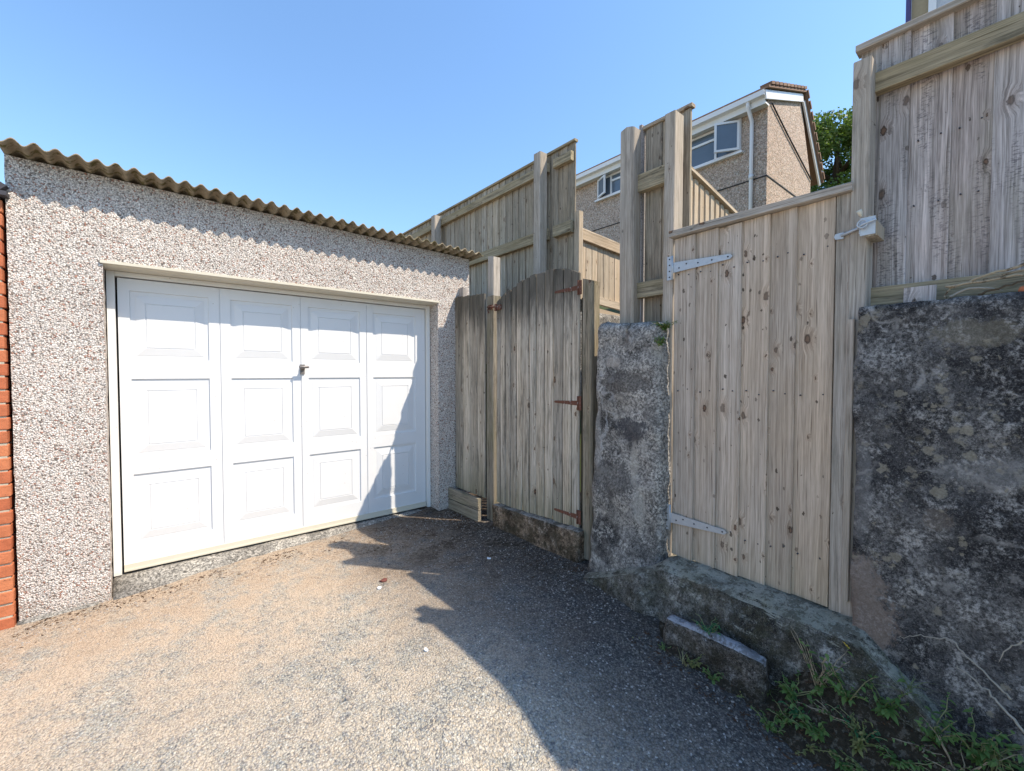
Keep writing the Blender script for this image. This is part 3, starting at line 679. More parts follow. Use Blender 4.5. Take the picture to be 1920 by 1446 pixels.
m.build('handle', M['handle'], door, (0.966, -0.003, 1.372))

# ------------------------------------------------------------------ brick pier at the left
bp = thing('brick_wall', (-1.085, 3.655, -0.2), 'orange-red brick wall end left of the garage, dark coping on top', 'wall')
m = MB(); m.box(-1.09, 0.464, 0.005, 3.9, 0, 2.50); m.build('mortar_core', M['mortar'], bp)
def brick_mesh(L, D=0.1, H=0.066):
    mm = MB(); b = 0.004; vs = []
    for z, i in ((0, b), (b, 0), (H - b, 0), (H, b)):
        vs += [(i, i, z), (L - i, i, z), (L - i, D - i, z), (i, D - i, z)]
    fs = [(0, 3, 2, 1), (12, 13, 14, 15)]
    for k in range(3):
        for j in range(4): fs.append((k * 4 + j, k * 4 + (j + 1) % 4, (k + 1) * 4 + (j + 1) % 4, (k + 1) * 4 + j))
    mm.add([(x + random.uniform(-.0015, .0015), y + random.uniform(-.001, .001), z) for x, y, z in vs], fs); return mm.mesh('brick', M['brick'])
bs, bh = [brick_mesh(0.215) for _ in range(4)], [brick_mesh(0.1025) for _ in range(4)]
for r in range(33):
    z = 0.012 + r * 0.0752
    ln = [0.215] * 7 if r % 2 == 0 else [0.1025] + [0.215] * 6 + [0.1025]
    x = 0.472
    for L in ln:
        inst('brick', random.choice(bs if L > 0.2 else bh), bp, (x - L + random.uniform(-.004, .003), random.uniform(-.003, .003), z), (0, 0, random.uniform(-.008, .008)))
        x -= L + 0.012
m = MB(); m.box(-1.12, 0.50, -0.045, 3.95, 2.502, 2.525); m.prism([(-1.10, 2.527), (0.47, 2.527), (0.50, 2.56), (0.44, 2.60), (-1.10, 2.62)], 'y', -0.03, 3.95)
m.build('coping', M['slate'], bp)

# ------------------------------------------------------------------ things along the right-hand side: local x runs towards the camera, local y into the bank
RZ = -pi / 2
def side(name, X, Y, Z, label, cat, group=None): return thing(name, (X, Y, Z), label, cat, RZ, group)

def cap_strip(name, mat, parent, x0, x1, y, z, t=0.03, d=0.05, **k):
    return plank(name, mat, parent, (x0, y, z + t), t, d, x1 - x0, HR, rings=6, warp=0.002, **k)

def hinge(parent, mat, L, h0, h1, ph, pw, loc, flip=1, curve=0.0, screws=True, tip=None):
    m = MB(); t = 0.004
    pts = [(0.004, -h0 / 2), (L * 0.5, -(h0 + h1) / 4), (L - h1 / 2, -h1 / 2), (L, 0), (L - h1 / 2, h1 / 2), (L * 0.5, (h0 + h1) / 4), (0.004, h0 / 2)]
    m.prism([(x * flip, z) for x, z in pts], 'y', -t, 0)
    m.prism([(-pw * flip, -ph / 2), (-0.003 * flip, -ph / 2), (-0.003 * flip, ph / 2), (-pw * flip, ph / 2)], 'y', -t, 0)
    m.tube([(0, -0.005, -ph / 2), (0, -0.005, ph / 2)], 0.006, 8)
    o = m.build('hinge', mat, parent, loc)
    if screws:
        s = MB()
        for x, z in [(L * .12, -.008), (L * .25, .008), (L * .45, 0), (L * .68, 0), (L * .93, 0)] + [(-pw * .55, ph * k) for k in (-.38, -.13, .13, .38)]:
            s.tube([(x * flip, -t - 0.0015, z), (x * flip, 0, z)], [0.0045, 0.0045], 8)
        s.build('screws', M['screw'], o)['kind'] = 'stuff'
    return o

def nails(parent, xs, zs, y, r=0.0036, mat='screw'):
    m = MB()
    for z in zs:
        for x in xs:
            xx, zz = x + random.uniform(-.006, .006), z + random.uniform(-.014, .014)
            m.tube([(xx, y - 0.0015, zz), (xx, y + 0.012, zz)], [r, r], 7)
    o = m.build('nails', M[mat], parent); o['kind'] = 'stuff'; return o

# --- narrow old fence panel between garage and old gate
of = side('side_fence', 2.33, 3.675, 0, 'narrow grey weathered board panel between the garage corner and the arched gate', 'fence')
edges = [0.0, 0.13, 0.256, 0.378, 0.50]
ws = [0.126, 0.120, 0.116, 0.116]
for i in range(4):
    plank('board', M['old'], of, (edges[i] + 0.002, 0.0, 0.195 - i * 0.002), ws[i], 0.019, 1.88 - i * 0.006, warp=0.003, bev=0.004, tx=0.004, rough_end=0.004)
for z in (0.5, 1.75): rail('rail', M['old'], of, 0.0, 0.42, 0.022, z, 0.08, 0.04)
plank('post', M['mossy'], of, (0.508, 0.012, 0.0), 0.10, 0.09, 2.02, warp=0.003, bev=0.005)
plank('post', M['post'], of, (0.395, 0.11, 0.0), 0.085, 0.085, 2.42, warp=0.003, bev=0.005, top=lambda x: 2.42 - 0.015 * x / 0.085)
plank('post_stub', M['fence'], of, (-0.005, 0.05, 0.0), 0.07, 0.05, 2.175, warp=0.002)
for z, h in ((0.2, 0.105), (0.09, 0.115)): rail('gravel_board', M['mossy'], of, 0.0, 0.51, -0.085, z, h, 0.038, bev=0.004)
lt = MB(); lt.box(-0.045, 0.012, -0.012, 0.0, -0.02, 0.02); lt.tube([(-0.05, -0.018, 0.004), (0.075, -0.018, -0.008)], 0.007, 8); lt.tube([(-0.03, -0.014, 0.0), (-0.03, -0.03, -0.03), (-0.028, -0.014, -0.05)], 0.005, 6)
lt.build('slide_bolt', M['rust'], of, (0.60, 0.008, 1.915))

# --- old arched gate
og = side('arched_gate', 2.33, 3.012, 0, 'old grey tongue-and-groove gate with arched top and three rusty hinges', 'gate')
nb = 12; wtot = 0.965
bx = [0.0, 0.064, 0.135, 0.203, 0.277, 0.351, 0.434, 0.512, 0.607, 0.701, 0.803, 0.889, wtot]
def arch(u): return 2.108 - 0.47 * (u - 0.60) ** 2 - (0.8 * max(0, u - 0.82) ** 2)
for i in range(nb):
    x0, x1 = bx[i], bx[i + 1]
    plank('board', M['old'], og, (x0 + 0.0035, random.uniform(-.003, .003), 0.19 + 0.033 * x0 + random.uniform(-.006, .008)), x1 - x0 - 0.0075, 0.022, 1.8,
          top=lambda x, x0=x0: arch(x0 + x) - 0.19 - 0.033 * x0, warp=0.004, bev=0.005, tx=0.003, rings=7, rough_end=0.006)
for z in (0.42, 1.15, 1.86): rail('ledge', M['old'], og, 0.03, 0.94, 0.024, z, 0.09, 0.025)
for z in (0.305, 1.118, 1.932):
    h = hinge(og, M['rust'], 0.235, 0.034, 0.016, 0.10, 0.03, (0.955, -0.002, z), flip=-1, screws=False)
m = MB(); m.box(0.0, 0.075, -0.016, 0.0, -0.02, 0.022); m.box(0.01, 0.03, -0.03, -0.014, -0.03, 0.03); m.build('latch_keep', M['rust'], og, (0.012, -0.004, 1.898))
gp = side('gate_post', 2.335, 2.030, 0.02, 'mossy green-grey gate post between the arched gate and the concrete pillar', 'post')
plank('stop', M['mossy'], gp, (-0.05, 0.05, 0.1), 0.06, 0.04, 1.75)
plank('shaft', M['mossy'], gp, (0.0, 0, 0), 0.088, 0.1, 1.96, top=lambda x: 1.975 - 0.03 * x / 0.1, warp=0.005, bev=0.012, rings=9, tx=0.01)
nails(og, [(a + b) / 2 for a, b in zip(bx[:-1], bx[1:])], (0.38, 1.10, 1.80), 0.0, 0.003, 'rust')
# concrete sill under the arched gate
cs = lumpy('concrete_sill', M['sill'], None, 2.268, 2.44, 2.0, 2.985, -0.2, 0.19, seg=0.03, rad=0.014, amp=0.012, fq=8, fine=0.005,
           shape=lambda p: Vector((p.x, p.y, p.z + (0.033 * (2.985 - p.y) if p.z > 0 else 0))))
tag(cs, 'rough brown-stained concrete sill at the foot of the arched gate', 'sill')

# --- concrete pillar
def pshape(p):
    d = 0.0
    if p.z < 0.35: d = (0.35 - p.z) * 0.12
    x = p.x - (d if p.x < 2.5 else 0)
    y = p.y + (0.035 * (0.9 - p.z) if p.y > 1.6 else -0.012 * (1.0 - p.z))
    z = p.z
    if z > 1.4: z += 0.03 * (y - 1.6)
    return Vector((x, y, z))
pl = lumpy('concrete_pillar', M['pillar'], None, 2.25, 2.68, 1.362, 1.868, -0.3, 1.645, seg=0.028, rad=0.055, amp=0.022, fq=4.2, fine=0.006, shape=pshape)
tag(pl, 'squat round-shouldered grey concrete pillar between the two wooden gates', 'pillar')

# --- new plank gate
ng = side('plank_gate', 2.33, 1.341, 0.272, 'pale new knotty pine gate with capped top and long galvanised hinges', 'gate')
ge = [0.0, 0.127, 0.252, 0.373, 0.504, 0.619, 0.775]
for i in range(6):
    w = ge[i + 1] - ge[i]
    plank('board', M['new'], ng, (ge[i], 0.0, random.uniform(-.004, .003)), w + 0.006 if i < 5 else w - 0.002, 0.022, 1.835, f0=0.013, f1=0.0, warp=0.0015, bev=0.0025, rings=6, top=lambda x: 1.832)
plank('stile', M['post'], ng, (0.777, -0.004, -0.004), 0.05, 0.024, 1.838, warp=0.0012, bev=0.0025)
cap_strip('cap', M['post'], ng, -0.012, 0.835, -0.03, 1.836, 0.036, 0.075)
for z in (0.25, 1.0, 1.66): rail('ledge', M['new'], ng, 0.02, 0.82, 0.024, z, 0.09, 0.03)
nails(ng, [x + d for a, b in zip(ge[:-1], ge[1:]) for x, d in ((a, 0.035), (b, -0.03))], (0.21, 0.96, 1.62), 0.003)
hinge(ng, M['galv'], 0.335, 0.058, 0.026, 0.135, 0.034, (0.002, -0.004, 1.665))
hinge(ng, M['galv'], 0.325, 0.058, 0.026, 0.15, 0.034, (0.002, -0.004, 0.215))
# latch bar on the stile
m = MB()
m.prism([(0.0, -0.012), (0.028, -0.014), (0.028, 0.014), (0.0, 0.012), (-0.006, 0)], 'y', -0.006, 0); m.tube([(0.02, -0.006, 0), (0.075, -0.012, 0.014), (0.14, -0.018, 0.034)], [0.007, 0.006, 0.006], 8)
m.build('latch_bar', M['galv'], ng, (0.777, -0.006, 1.655))

hp = side('gate_post', 2.352, 1.418, 0.22, 'tall timber post carrying the hinges of the pale new gate', 'post')
plank('shaft', M['post'], hp, (0, 0, 0), 0.066, 0.10, 2.63, warp=0.003, bev=0.004, rings=8)
rp = side('gate_post', 2.32, 0.516, 0.22, 'tall square timber post on the latch side of the new gate beside the dark wall', 'post')
plank('shaft', M['post'], rp, (0, 0, 0), 0.062, 0.1, 2.43, warp=0.003, bev=0.004, rings=9)
plank('fillet', M['post'], rp, (0.003, -0.018, 0.12), 0.026, 0.017, 1.22, warp=0.002, bev=0.003)
kb = side('gate_latch', 2.32, 0.475, 1.90, 'galvanised ring latch screwed to a wood block beside the new gate', 'latch')
m = MB(); m.prism([(0.022, -0.008), (0.062, -0.008), (0.062, 0.045), (0.045, 0.075), (0.022, 0.075)], 'y', -0.046, 0.085); m.build('block', M['fenceold'], kb)
m = MB(); m.box(0.006, 0.056, -0.051, -0.047, -0.002, 0.070); m.box(0.003, 0.007, -0.051, -0.012, 0.008, 0.062); m.build('plate', M['galv'], kb)
m = MB(); m.tube([(0.0, -0.062, 0.03), (0.02, -0.068, 0.040), (0.04, -0.066, 0.046), (0.06, -0.062, 0.052)], 0.005, 8)
m.tube([(0.016 + 0.016 * cos(t), -0.066, 0.042 + 0.016 * sin(t)) for t in [i * 2 * pi / 12 for i in range(13)]], 0.0035, 6)
m.build('handle', M['galv'], kb)
m = MB(); m.tube([(0.010, -0.055, 0.075), (0.006, -0.058, 0.092), (0.003, -0.06, 0.102)], [0.004, 0.009, 0.010], 10); m.build('thumb_knob', M['cream'], kb)

# --- fence segment above the pillar
fb = side('fence_segment', 2.50, 1.66, 1.45, 'short tall fence bay above the concrete pillar with two rails and a cap', 'fence')
for x, w in ((0.012, 0.125), (0.135, 0.11), (0.243, 0.082)):
    plank('board', M['fenceold'], fb, (x, 0, 0), w, 0.020, 1.46, f0=0.011, f1=0.0, warp=0.0015, bev=0.002, top=lambda t: 1.46)
plank('edge_batten', M['fence'], fb, (-0.018, -0.018, 0), 0.022, 0.05, 1.495, bev=0.002)
cap_strip('cap', M['fenceold'], fb, 0.005, 0.338, -0.012, 1.462, 0.022, 0.045)
for z, h in ((1.165, 0.112), (0.47, 0.10)): rail('rail', M['rail'], fb, -0.095, 0.235, -0.052, z, h, 0.05)
bpz = side('fence_post', 2.40, 1.768, 1.0, 'stout grey fence post standing just left of the tall fence bay', 'post')
plank('shaft', M['post'], bpz, (0, 0, 0), 0.106, 0.10, 1.92, warp=0.004, bev=0.008, rings=8, top=lambda x: 1.925 - 0.03 * abs(x - 0.05) / 0.1)

# --- long rear fence
fa = side('fence', 3.40, 3.06, 1.45, 'long weathered board fence with two mossy rails running back past the garage', 'fence')
x = -5.6; 
while x < -0.001:
    w = random.choice([0.118, 0.125, 0.132, 0.14]); w = min(w, -x)
    plank('board', M['fenceold'], fa, (x, random.uniform(-.001, .001), 0), w + (0.004 if x + w < -0.01 else 0), 0.019, 2.26, f0=0.011, f1=0.0, warp=0.0015, bev=0.002, rings=3)
    x += w
cap_strip('cap', M['rail'], fa, -5.62, 0.012, -0.02, 2.262, 0.026, 0.055)
for z, h in ((2.165, 0.095), (1.46, 0.12)):
    for a, b in ((-5.6, -2.65), (-2.648, -0.36), (-0.27, -0.012)): rail('rail', M['rail'], fa, a, b, -0.052, z, h, 0.05)
for x0, w in ((-0.46, 0.105), (-2.69, 0.10), (-4.75, 0.10)):
    plank('post', M['post'], fa, (x0, -0.16, 0), w, 0.105, 2.255 if x0 > -1 else 2.20, warp=0.003, bev=0.004, top=None)
sf = thing('fence', (3.43, 3.04, 1.45), 'short sunlit fence of narrow boards sloping down behind the arched gate', 'fence')
plank('post', M['lath'], sf, (-0.045, -0.05, 0), 0.065, 0.065, 1.54, bev=0.003)
for i in range(9):
    x0 = 0.03 + i * 0.098
    plank('board', M['lath'], sf, (x0, 0.0, 0.70 - 0.06 * x0), 0.092, 0.018, 0.66, warp=0.0015, bev=0.003)
def sloped(name, mat, parent, x0, x1, y, z0, z1, h, t):
    a = math.atan2(z1 - z0, x1 - x0); L = sqrt((x1 - x0) ** 2 + (z1 - z0) ** 2)
    return plank(name, mat, parent, (x0, y, z0), h, t, L, (0, pi / 2 - a, 0), rings=5, warp=0.002)
sloped('cap', M['lath'], sf, 0.02, 0.95, -0.03, 1.385, 1.33, 0.024, 0.07)
sloped('rail', M['lath'], sf, 0.02, 0.95, -0.035, 1.36, 1.305, 0.095, 0.034)
sloped('rail', M['lath'], sf, 0.02, 0.95, -0.035, 0.73, 0.66, 0.085, 0.034)
sloped('gravel_board', M['lath'], sf, 0.02, 0.95, -0.03, 0.60, 0.53, 0.13, 0.03)
kw = lumpy('kerb_wall', M['apron'], None, 3.38, 4.5, 2.98, 3.19, 1.0, 1.98, seg=0.06, rad=0.015, amp=0.006)
tag(kw, 'low pale wall carrying the short sunlit sloping fence', 'wall')
# --- stair balustrade behind the new gate
bl = thing('balustrade', (3.45, 1.92, 1.45), 'sunlit stair balustrade of upright slats under a sloping handrail behind the new gate', 'balustrade')
for i in range(11):
    x0 = 0.03 + i * 0.1
    plank('slat', M['lath'], bl, (x0, 0, 0.35 - 0.19 * x0), 0.066, 0.022, 1.27, warp=0.001, bev=0.002, rings=2)
sloped('handrail', M['lath'], bl, 0.0, 1.2, -0.03, 1.665, 1.44, 0.034, 0.085)
sloped('rail', M['fenceold'], bl, 0.0, 1.2, 0.024, 1.56, 1.335, 0.08, 0.04)
sloped('rail', M['fenceold'], bl, 0.0, 1.2, 0.024, 0.66, 0.435, 0.08, 0.04)

# --- right fence on the dark wall
fc = side('fence', 2.45, 0.518, 1.60, 'tall close-boarded fence standing on the dark rendered wall at right', 'fence')
ce = [0.0, 0.072, 0.164, 0.288, 0.402, 0.515, 0.63, 0.74, 0.86, 0.975, 1.09, 1.2]
for i in range(len(ce) - 1):
    w = ce[i + 1] - ce[i]
    plank('board', M['fence'], fc, (ce[i], random.uniform(-.002, .002) - (0.012 if i % 3 == 1 else 0), 0.085), w + 0.004, 0.022, 1.07, f0=0.013, f1=0.0, warp=0.002, bev=0.003, rings=6)
cap_strip('cap', M['post'], fc, -0.012, 1.25, -0.03, 1.148, 0.028, 0.07)
rail('rail', M['rail'], fc, 0.065, 1.25, -0.062, 1.008, 0.082, 0.048)
rail('rail', M['rail'], fc, 0.05, 1.25, -0.05, 0.10, 0.082, 0.045)
rail('gravel_board', M['rail'], fc, 0.0, 1.25, 0.004, 0.09, 0.08, 0.03)

nails(fc, [x + d for a, b in zip(ce[:-1], ce[1:]) for x, d in ((a, 0.03), (b, -0.025))], (0.42, 0.70), 0.0, 0.003)

# --- rendered wall at right
def wshape(p):
    x = p.x
    if p.z < 0.5 and p.x < 2.45: x -= (0.5 - p.z) ** 2 * 0.16
    return Vector((x + mn.noise(Vector((p.y * 1.3, p.z * 1.2, 3))) * 0.018, p.y + mn.noise(Vector((1, p.z * 2, 3))) * 0.012, p.z))
rw = lumpy('rendered_wall', M['wall'], None, 2.25, 2.71, -1.6, 0.474, -0.4, 1.61, seg=0.032, rad=0.018, amp=0.016, fq=3.4, fine=0.005, shape=wshape)
tag(rw, 'blackened lichen-spotted rendered wall with a bare peach corner at right', 'wall')

# --- threshold slab and step block below the new gate
def extr(prof, ys, fn):  # prof list of (x,z); extruded along y with noise
    m = MB(); vs = []; n = len(prof)
    for y in ys:
        for i, (x, z) in enumerate(prof):
            p = fn(x, y, z); nz = mn.noise(Vector((p[0] * 8, y * 8, p[2] * 8))) * 0.020 + mn.noise(Vector((p[0] * 25, y * 25, p[2] * 25))) * 0.011
            vs.append((p[0] - nz, y, p[2] + nz * 0.7))
    fs = [(j * n + i, j * n + i + 1, (j + 1) * n + i + 1, (j + 1) * n + i) for j in range(len(ys) - 1) for i in range(n - 1)]
    m.add(vs, fs, True); return m
def dens(prof, k):
    o = []
    for (a, b), (c, d) in zip(prof[:-1], prof[1:]):
        for i in range(k): o.append((a + (c - a) * i / k, b + (d - b) * i / k))
    return o + [prof[-1]]
def thr(x, y, z):
    # further down the wall the ledge sinks into the bank
    k = max(0.0, 0.42 - y)
    e = max(0.0, y - 1.30)
    return (x - 0.05 * min(1, e / 0.1) * (1 if x < 2.25 else 0) + 0.03 * e, y, z - (k * 0.80 if z > -0.1 else 0) - (e * 0.44 if z > -0.1 else 0))
m = extr(dens([(2.66, 0.272), (2.31, 0.266), (2.21, 0.250), (2.175, 0.232), (2.155, 0.18), (2.14, 0.10), (2.13, 0.0), (2.11, -0.15), (2.09, -0.35), (2.66, -0.36)], 5), [1.92 - i * 0.03 for i in range(74)], thr)
ts = m.build('threshold_slab', M['slab']); tag(ts, 'green-stained concrete threshold ledge running under the new gate', 'threshold')
sb = lumpy('step_block', M['stepc'], None, 2.025, 2.10, 0.715, 1.205, -0.25, 0.068, seg=0.022, rad=0.022, amp=0.016, fq=7, fine=0.006)
tag(sb, 'low rough concrete step block in front of the threshold ledge', 'step')
# soil with weeds along the wall foot
def soilz(x, y):
    e = min(1, max(0, (x - 1.86 - 0.10 * mn.noise(Vector((x * 5, y * 5, 8))) - 0.05 * mn.noise(Vector((x * 17, y * 17, 8)))) / 0.14)) * min(1, max(0, (1.35 - y) / 0.25))
    h = -0.01 + e * (0.02 + 0.10 * max(0, x - 2.0) / 0.2)
    h += e * min(1, max(0, (0.70 - y) / 0.12)) * (0.03 + 0.11 * min(1, max(0, x - 1.97) / 0.16))
    return gz(x, y) + h + mn.noise(Vector((x * 12, y * 12, 2))) * 0.018 * e + mn.noise(Vector((x * 40, y * 40, 2))) * 0.008 * e - (1 - e) * 0.02
sl = grid_sheet([1.82 + i * 0.02 for i in range(25)], [-1.2 + i * 0.025 for i in range(103)], soilz).build('soil_bank', M['soil'])
tag(sl, kind='structure')

# ------------------------------------------------------------------ house on the hill
hs = thing('house', (12.0, 4.38, 3.0), 'two-storey tan pebbledashed house above the fences with open casement windows', 'house', RZ)
# local: x towards camera (0 = gable corner, negative = away), y = depth, z from 3.0
H0 = -3.0
gp_ = [(0, -1.2), (0, 5.2), (2.35, 6.12), (3.32, 4.15), (3.32, -1.2)]
m = MB()
m.prism([(y, z) for y, z in gp_], 'x', -8.6, 0.0)
m.build('wall', M['dashtan'], hs)
m = MB()   # roof slabs
def slab(p, q, t, x0, x1, mat, name):
    mm = MB(); d = Vector((q[0] - p[0], q[1] - p[1])).normalized(); nrm = Vector((-d.y, d.x)) * t
    mm.prism([p, q, (q[0] + nrm.x, q[1] + nrm.y), (p[0] + nrm.x, p[1] + nrm.y)], 'x', x0, x1); return mm.build(name, mat, hs)
slab((-0.30, 5.30), (2.36, 6.26), 0.05, -8.7, 0.14, M['rooftile'], 'roof')
slab((2.36, 6.26), (4.05, 4.20), 0.05, -8.7, 0.14, M['rooftile'], 'roof')
# verge tiles along the gable edge
vt = MB(); vt.box(-0.22, 0.05, 0, 0.225, -0.02, 0.05); vtm = vt.mesh('verge_tile', M['rooftile'])
for (p, q) in (((-0.22, 5.36), (2.36, 6.29)), ((2.40, 6.27), (4.10, 4.20))):
    L = sqrt((q[0] - p[0]) ** 2 + (q[1] - p[1]) ** 2); n = int(L / 0.27); a = math.atan2(q[1] - p[1], q[0] - p[0])
    for i in range(n):
        f = i / n; inst('verge_tile', vtm, hs, (0.12, p[0] + (q[0] - p[0]) * f, p[1] + (q[1] - p[1]) * f + 0.05), (a + (0.05 if a > 0 else -0.03), 0, 0))
slab((-0.28, 5.06), (2.36, 6.02), 0.20, 0.03, 0.075, M['upvc'], 'bargeboard')
slab((2.37, 6.02), (3.95, 4.10), 0.20, 0.03, 0.075, M['upvc'], 'bargeboard')
m = MB(); m.box(-8.65, 0.03, -0.24, -0.002, 5.00, 5.05); m.build('soffit', M['soffit'], hs)
m = MB(); m.box(-8.65, 0.03, -0.26, -0.242, 4.97, 5.27); m.build('fascia', M['soffit'], hs)
m = MB()
m.prism([(-0.38, 5.14), (-0.262, 5.12), (-0.262, 5.26), (-0.275, 5.26), (-0.28, 5.14), (-0.365, 5.155), (-0.375, 5.26), (-0.39, 5.26)], 'x', -8.7, 0.05); m.build('gutter', M['upvc'], hs)
m = MB(); m.tube([(-0.35, -0.32, 5.16), (-0.35, -0.30, 5.02), (-0.35, -0.06, 4.78), (-0.35, -0.055, 4.6), (-0.35, -0.055, -1)], 0.048, 10); m.tube([(-0.35, -0.058, 3.3), (-0.35, -0.058, 3.42)], 0.06, 10); m.build('downpipe', M['upvc'], hs)
m = MB(); m.box(-8.6, 0.012, -0.015, -0.001, 3.29, 3.32); m.box(0.001, 0.015, -0.01, 3.3, 3.29, 3.32); m.build('band_joint', M['cable'], hs)
m = MB(); m.tube([(0.03, 0.18, 5.15), (0.03, 1.3, 4.75), (0.03, 3.3, 4.1)], 0.02, 6); m.build('cable', M['cable'], hs)
def window(x0, x1, z0, z1, mull, casem, transom=None):
    f = MB(); t = 0.06
    for a, b, c, d in ((x0, x1, z0, z0 + t), (x0, x1, z1 - t, z1), (x0, x0 + t, z0 + t, z1 - t), (x1 - t, x1, z0 + t, z1 - t)): f.box(a, b, -0.05, 0.03, c, d)
    f.box(mull - t / 2, mull + t / 2, -0.048, 0.03, z0 + t, z1 - t)
    if transom: f.box(x0 + t if transom[1] == 0 else mull + t / 2, mull - t / 2 if transom[1] == 0 else x1 - t, -0.047, 0.03, transom[0] - t / 2, transom[0] + t / 2)
    f.box(x0 - 0.06, x1 + 0.06, -0.12, 0.0, z0 - 0.05, z0 - 0.002)
    fo = f.build('window', M['upvc'], hs)
    p = MB(); p.box(x0 + t, mull - t / 2, -0.015, -0.004, z0 + t, z1 - t); p.build('pane', M['glass'], fo)
    p = MB(); p.box(mull + t / 2, x1 - t, -0.015, -0.004, z0 + t, z1 - t); p.build('pane', M['glass'], fo)
    # open casement
    hx, w, ang = casem
    c = MB(); zz0, zz1 = z0 + 0.05, z1 - 0.05; s = 1 if w > 0 else -1; W_ = abs(w)
    for a, b, e, d in ((0, W_, zz0, zz0 + 0.055), (0, W_, zz1 - 0.055, zz1), (0, 0.055, zz0 + 0.055, zz1 - 0.055), (W_ - 0.055, W_, zz0 + 0.055, zz1 - 0.055)):
        c.box(min(a * s, b * s), max(a * s, b * s), -0.05, 0.0, e, d)
    co = c.build('casement', M['upvc'], fo, (hx, -0.055, 0), (0, 0, ang))
    p = MB(); p.box(min(0.055 * s, (W_ - 0.055) * s), max(0.055 * s, (W_ - 0.055) * s), -0.03, -0.02, zz0 + 0.055, zz1 - 0.055)
    po = p.build('pane', M['glass'], fo, (hx, -0.055, 0), (0, 0, ang))
    return fo
window(-2.75, -0.62, 4.12, 5.2 - 0.22, -1.28, (-0.66, -0.60, R(33)), (4.72, 0))
window(-5.35, -4.15, 4.28, 4.98, -4.78, (-5.29, 0.50, R(-24)), (4.76, 1))
# roof of an outbuilding beyond the house gable
ob = thing('outbuilding', (9.8, 3.0, 2.5), 'grey tiled low roof just visible beyond the new gate post', 'building', RZ)
m = MB(); m.box(0.0, 2.4, 0.25, 2.4, 0, 2.1); m.build('wall', M['render'], ob)
tl = MB(); tl.box(0, 0.145, 0, 0.17, 0, 0.02); tlm = tl.mesh('tile', M['greytile'])
for r in range(7):
    for c in range(16): inst('roof_tile', tlm, ob, (-0.05 + c * 0.15 + (0.0 if r % 2 == 0 else 0.0), 0.0 + r * 0.155, 2.02 + r * 0.062), (R(17), 0, 0))
m = MB(); m.prism([(0.02, 1.98), (1.2, 2.45), (2.45, 1.98), (2.45, 1.94), (0.02, 1.94)], 'x', -0.05, 2.4); m.build('roof_deck', M['slate'], ob)
# corner of the house above the right fence
ch = thing('house', (8.0, 1.19, 3.0), 'corner of a beige rendered house with white window above the tall right fence', 'house', RZ)
m = MB(); m.box(0.04, 6.0, 0.0, 5.0, -1.0, 5.6); m.build('wall', M['render'], ch)
m = MB(); m.tube([(0.018, -0.05, -1), (0.018, -0.05, 5.4)], 0.028, 10); m.build('downpipe', M['purple'], ch)
m = MB()
for a, b, c, d in ((0.215, 2.0, 2.3, 2.37), (0.215, 2.0, 4.0, 4.07), (0.215, 0.29, 2.37, 4.0), (1.0, 1.08, 2.37, 4.0), (1.93, 2.0, 2.37, 4.0)): m.box(a, b, -0.06, 0.001, c, d)
wf = m.build('window', M['upvc'], ch)
m = MB(); m.box(0.29, 1.0, -0.02, -0.006, 2.37, 4.0); m.build('pane', M['curtain'], wf)
m = MB(); m.box(1.08, 1.93, -0.02, -0.006, 2.37, 4.0); m.build('pane', M['glass'], wf)
m = MB(); m.prism([(-0.3, 5.602), (-0.3, 5.72), (2.5, 7.0), (5.3, 5.72), (5.3, 5.602)], 'x', -0.1, 6.1); m.build('roof', M['slate'], ch)

# ------------------------------------------------------------------ tree behind the house
tr = thing('tree', (21.0, 5.0, 5.1), 'dense dark green tree rising behind the pebbledashed house', 'tree')
m = MB(); m.tube([(0, 0, -1), (0.1, 0, 1.2), (0.0, 0.1, 2.6), (0.2, 0.2, 4.2), (0.1, 0.1, 5.4)], [0.32, 0.26, 0.20, 0.12, 0.05], 9)
for k in range(9):
    a = k * 2.4; z0 = 1.6 + k * 0.35; m.tube([(0.05, 0.05, z0), (0.8 * cos(a), 0.8 * sin(a), z0 + 0.7), (1.7 * cos(a), 1.7 * sin(a), z0 + 1.1)], [0.10, 0.06, 0.02], 6)
m.build('trunk', M['bark'], tr)
rng = random.Random(5)
cl = []
for k in range(110):
    a = rng.uniform(0, 2 * pi); zz = rng.uniform(1.2, 6.0); rmax = 2.2 * sqrt(max(0.05, 1 - ((zz - 3.3) / 2.9) ** 2))
    r = rmax * sqrt(rng.uniform(0.25, 1)); cl.append((Vector((r * cos(a), r * sin(a), zz)), rng.uniform(0.35, 0.62)))
vs = []; fs = []
for c, rad in cl:
    for _ in range(430):
        d = Vector((rng.gauss(0, 1), rng.gauss(0, 1), rng.gauss(0, 1))).normalized() * rad * rng.uniform(0.55, 1.08)
        p = c + d; s_ = rng.uniform(0.045, 0.085)
        u = (d.normalized() * 0.5 + Vector((rng.gauss(0, 1), rng.gauss(0, 1), rng.gauss(0, 1)))).normalized(); v = u.orthogonal().normalized(); w_ = u.cross(v)
        b = len(vs); vs += [p - v * s_, p + w_ * s_ * 0.55, p + v * s_, p - w_ * s_ * 0.55]; fs.append((b, b + 1, b + 2, b + 3))
m = MB(); m.add(vs, fs); me = bpy.data.meshes.new('crown'); me.from_pydata([tuple(v) for v in vs], [], fs); me.materials.append(M['treeleaf'])
inst('crown', me, tr)

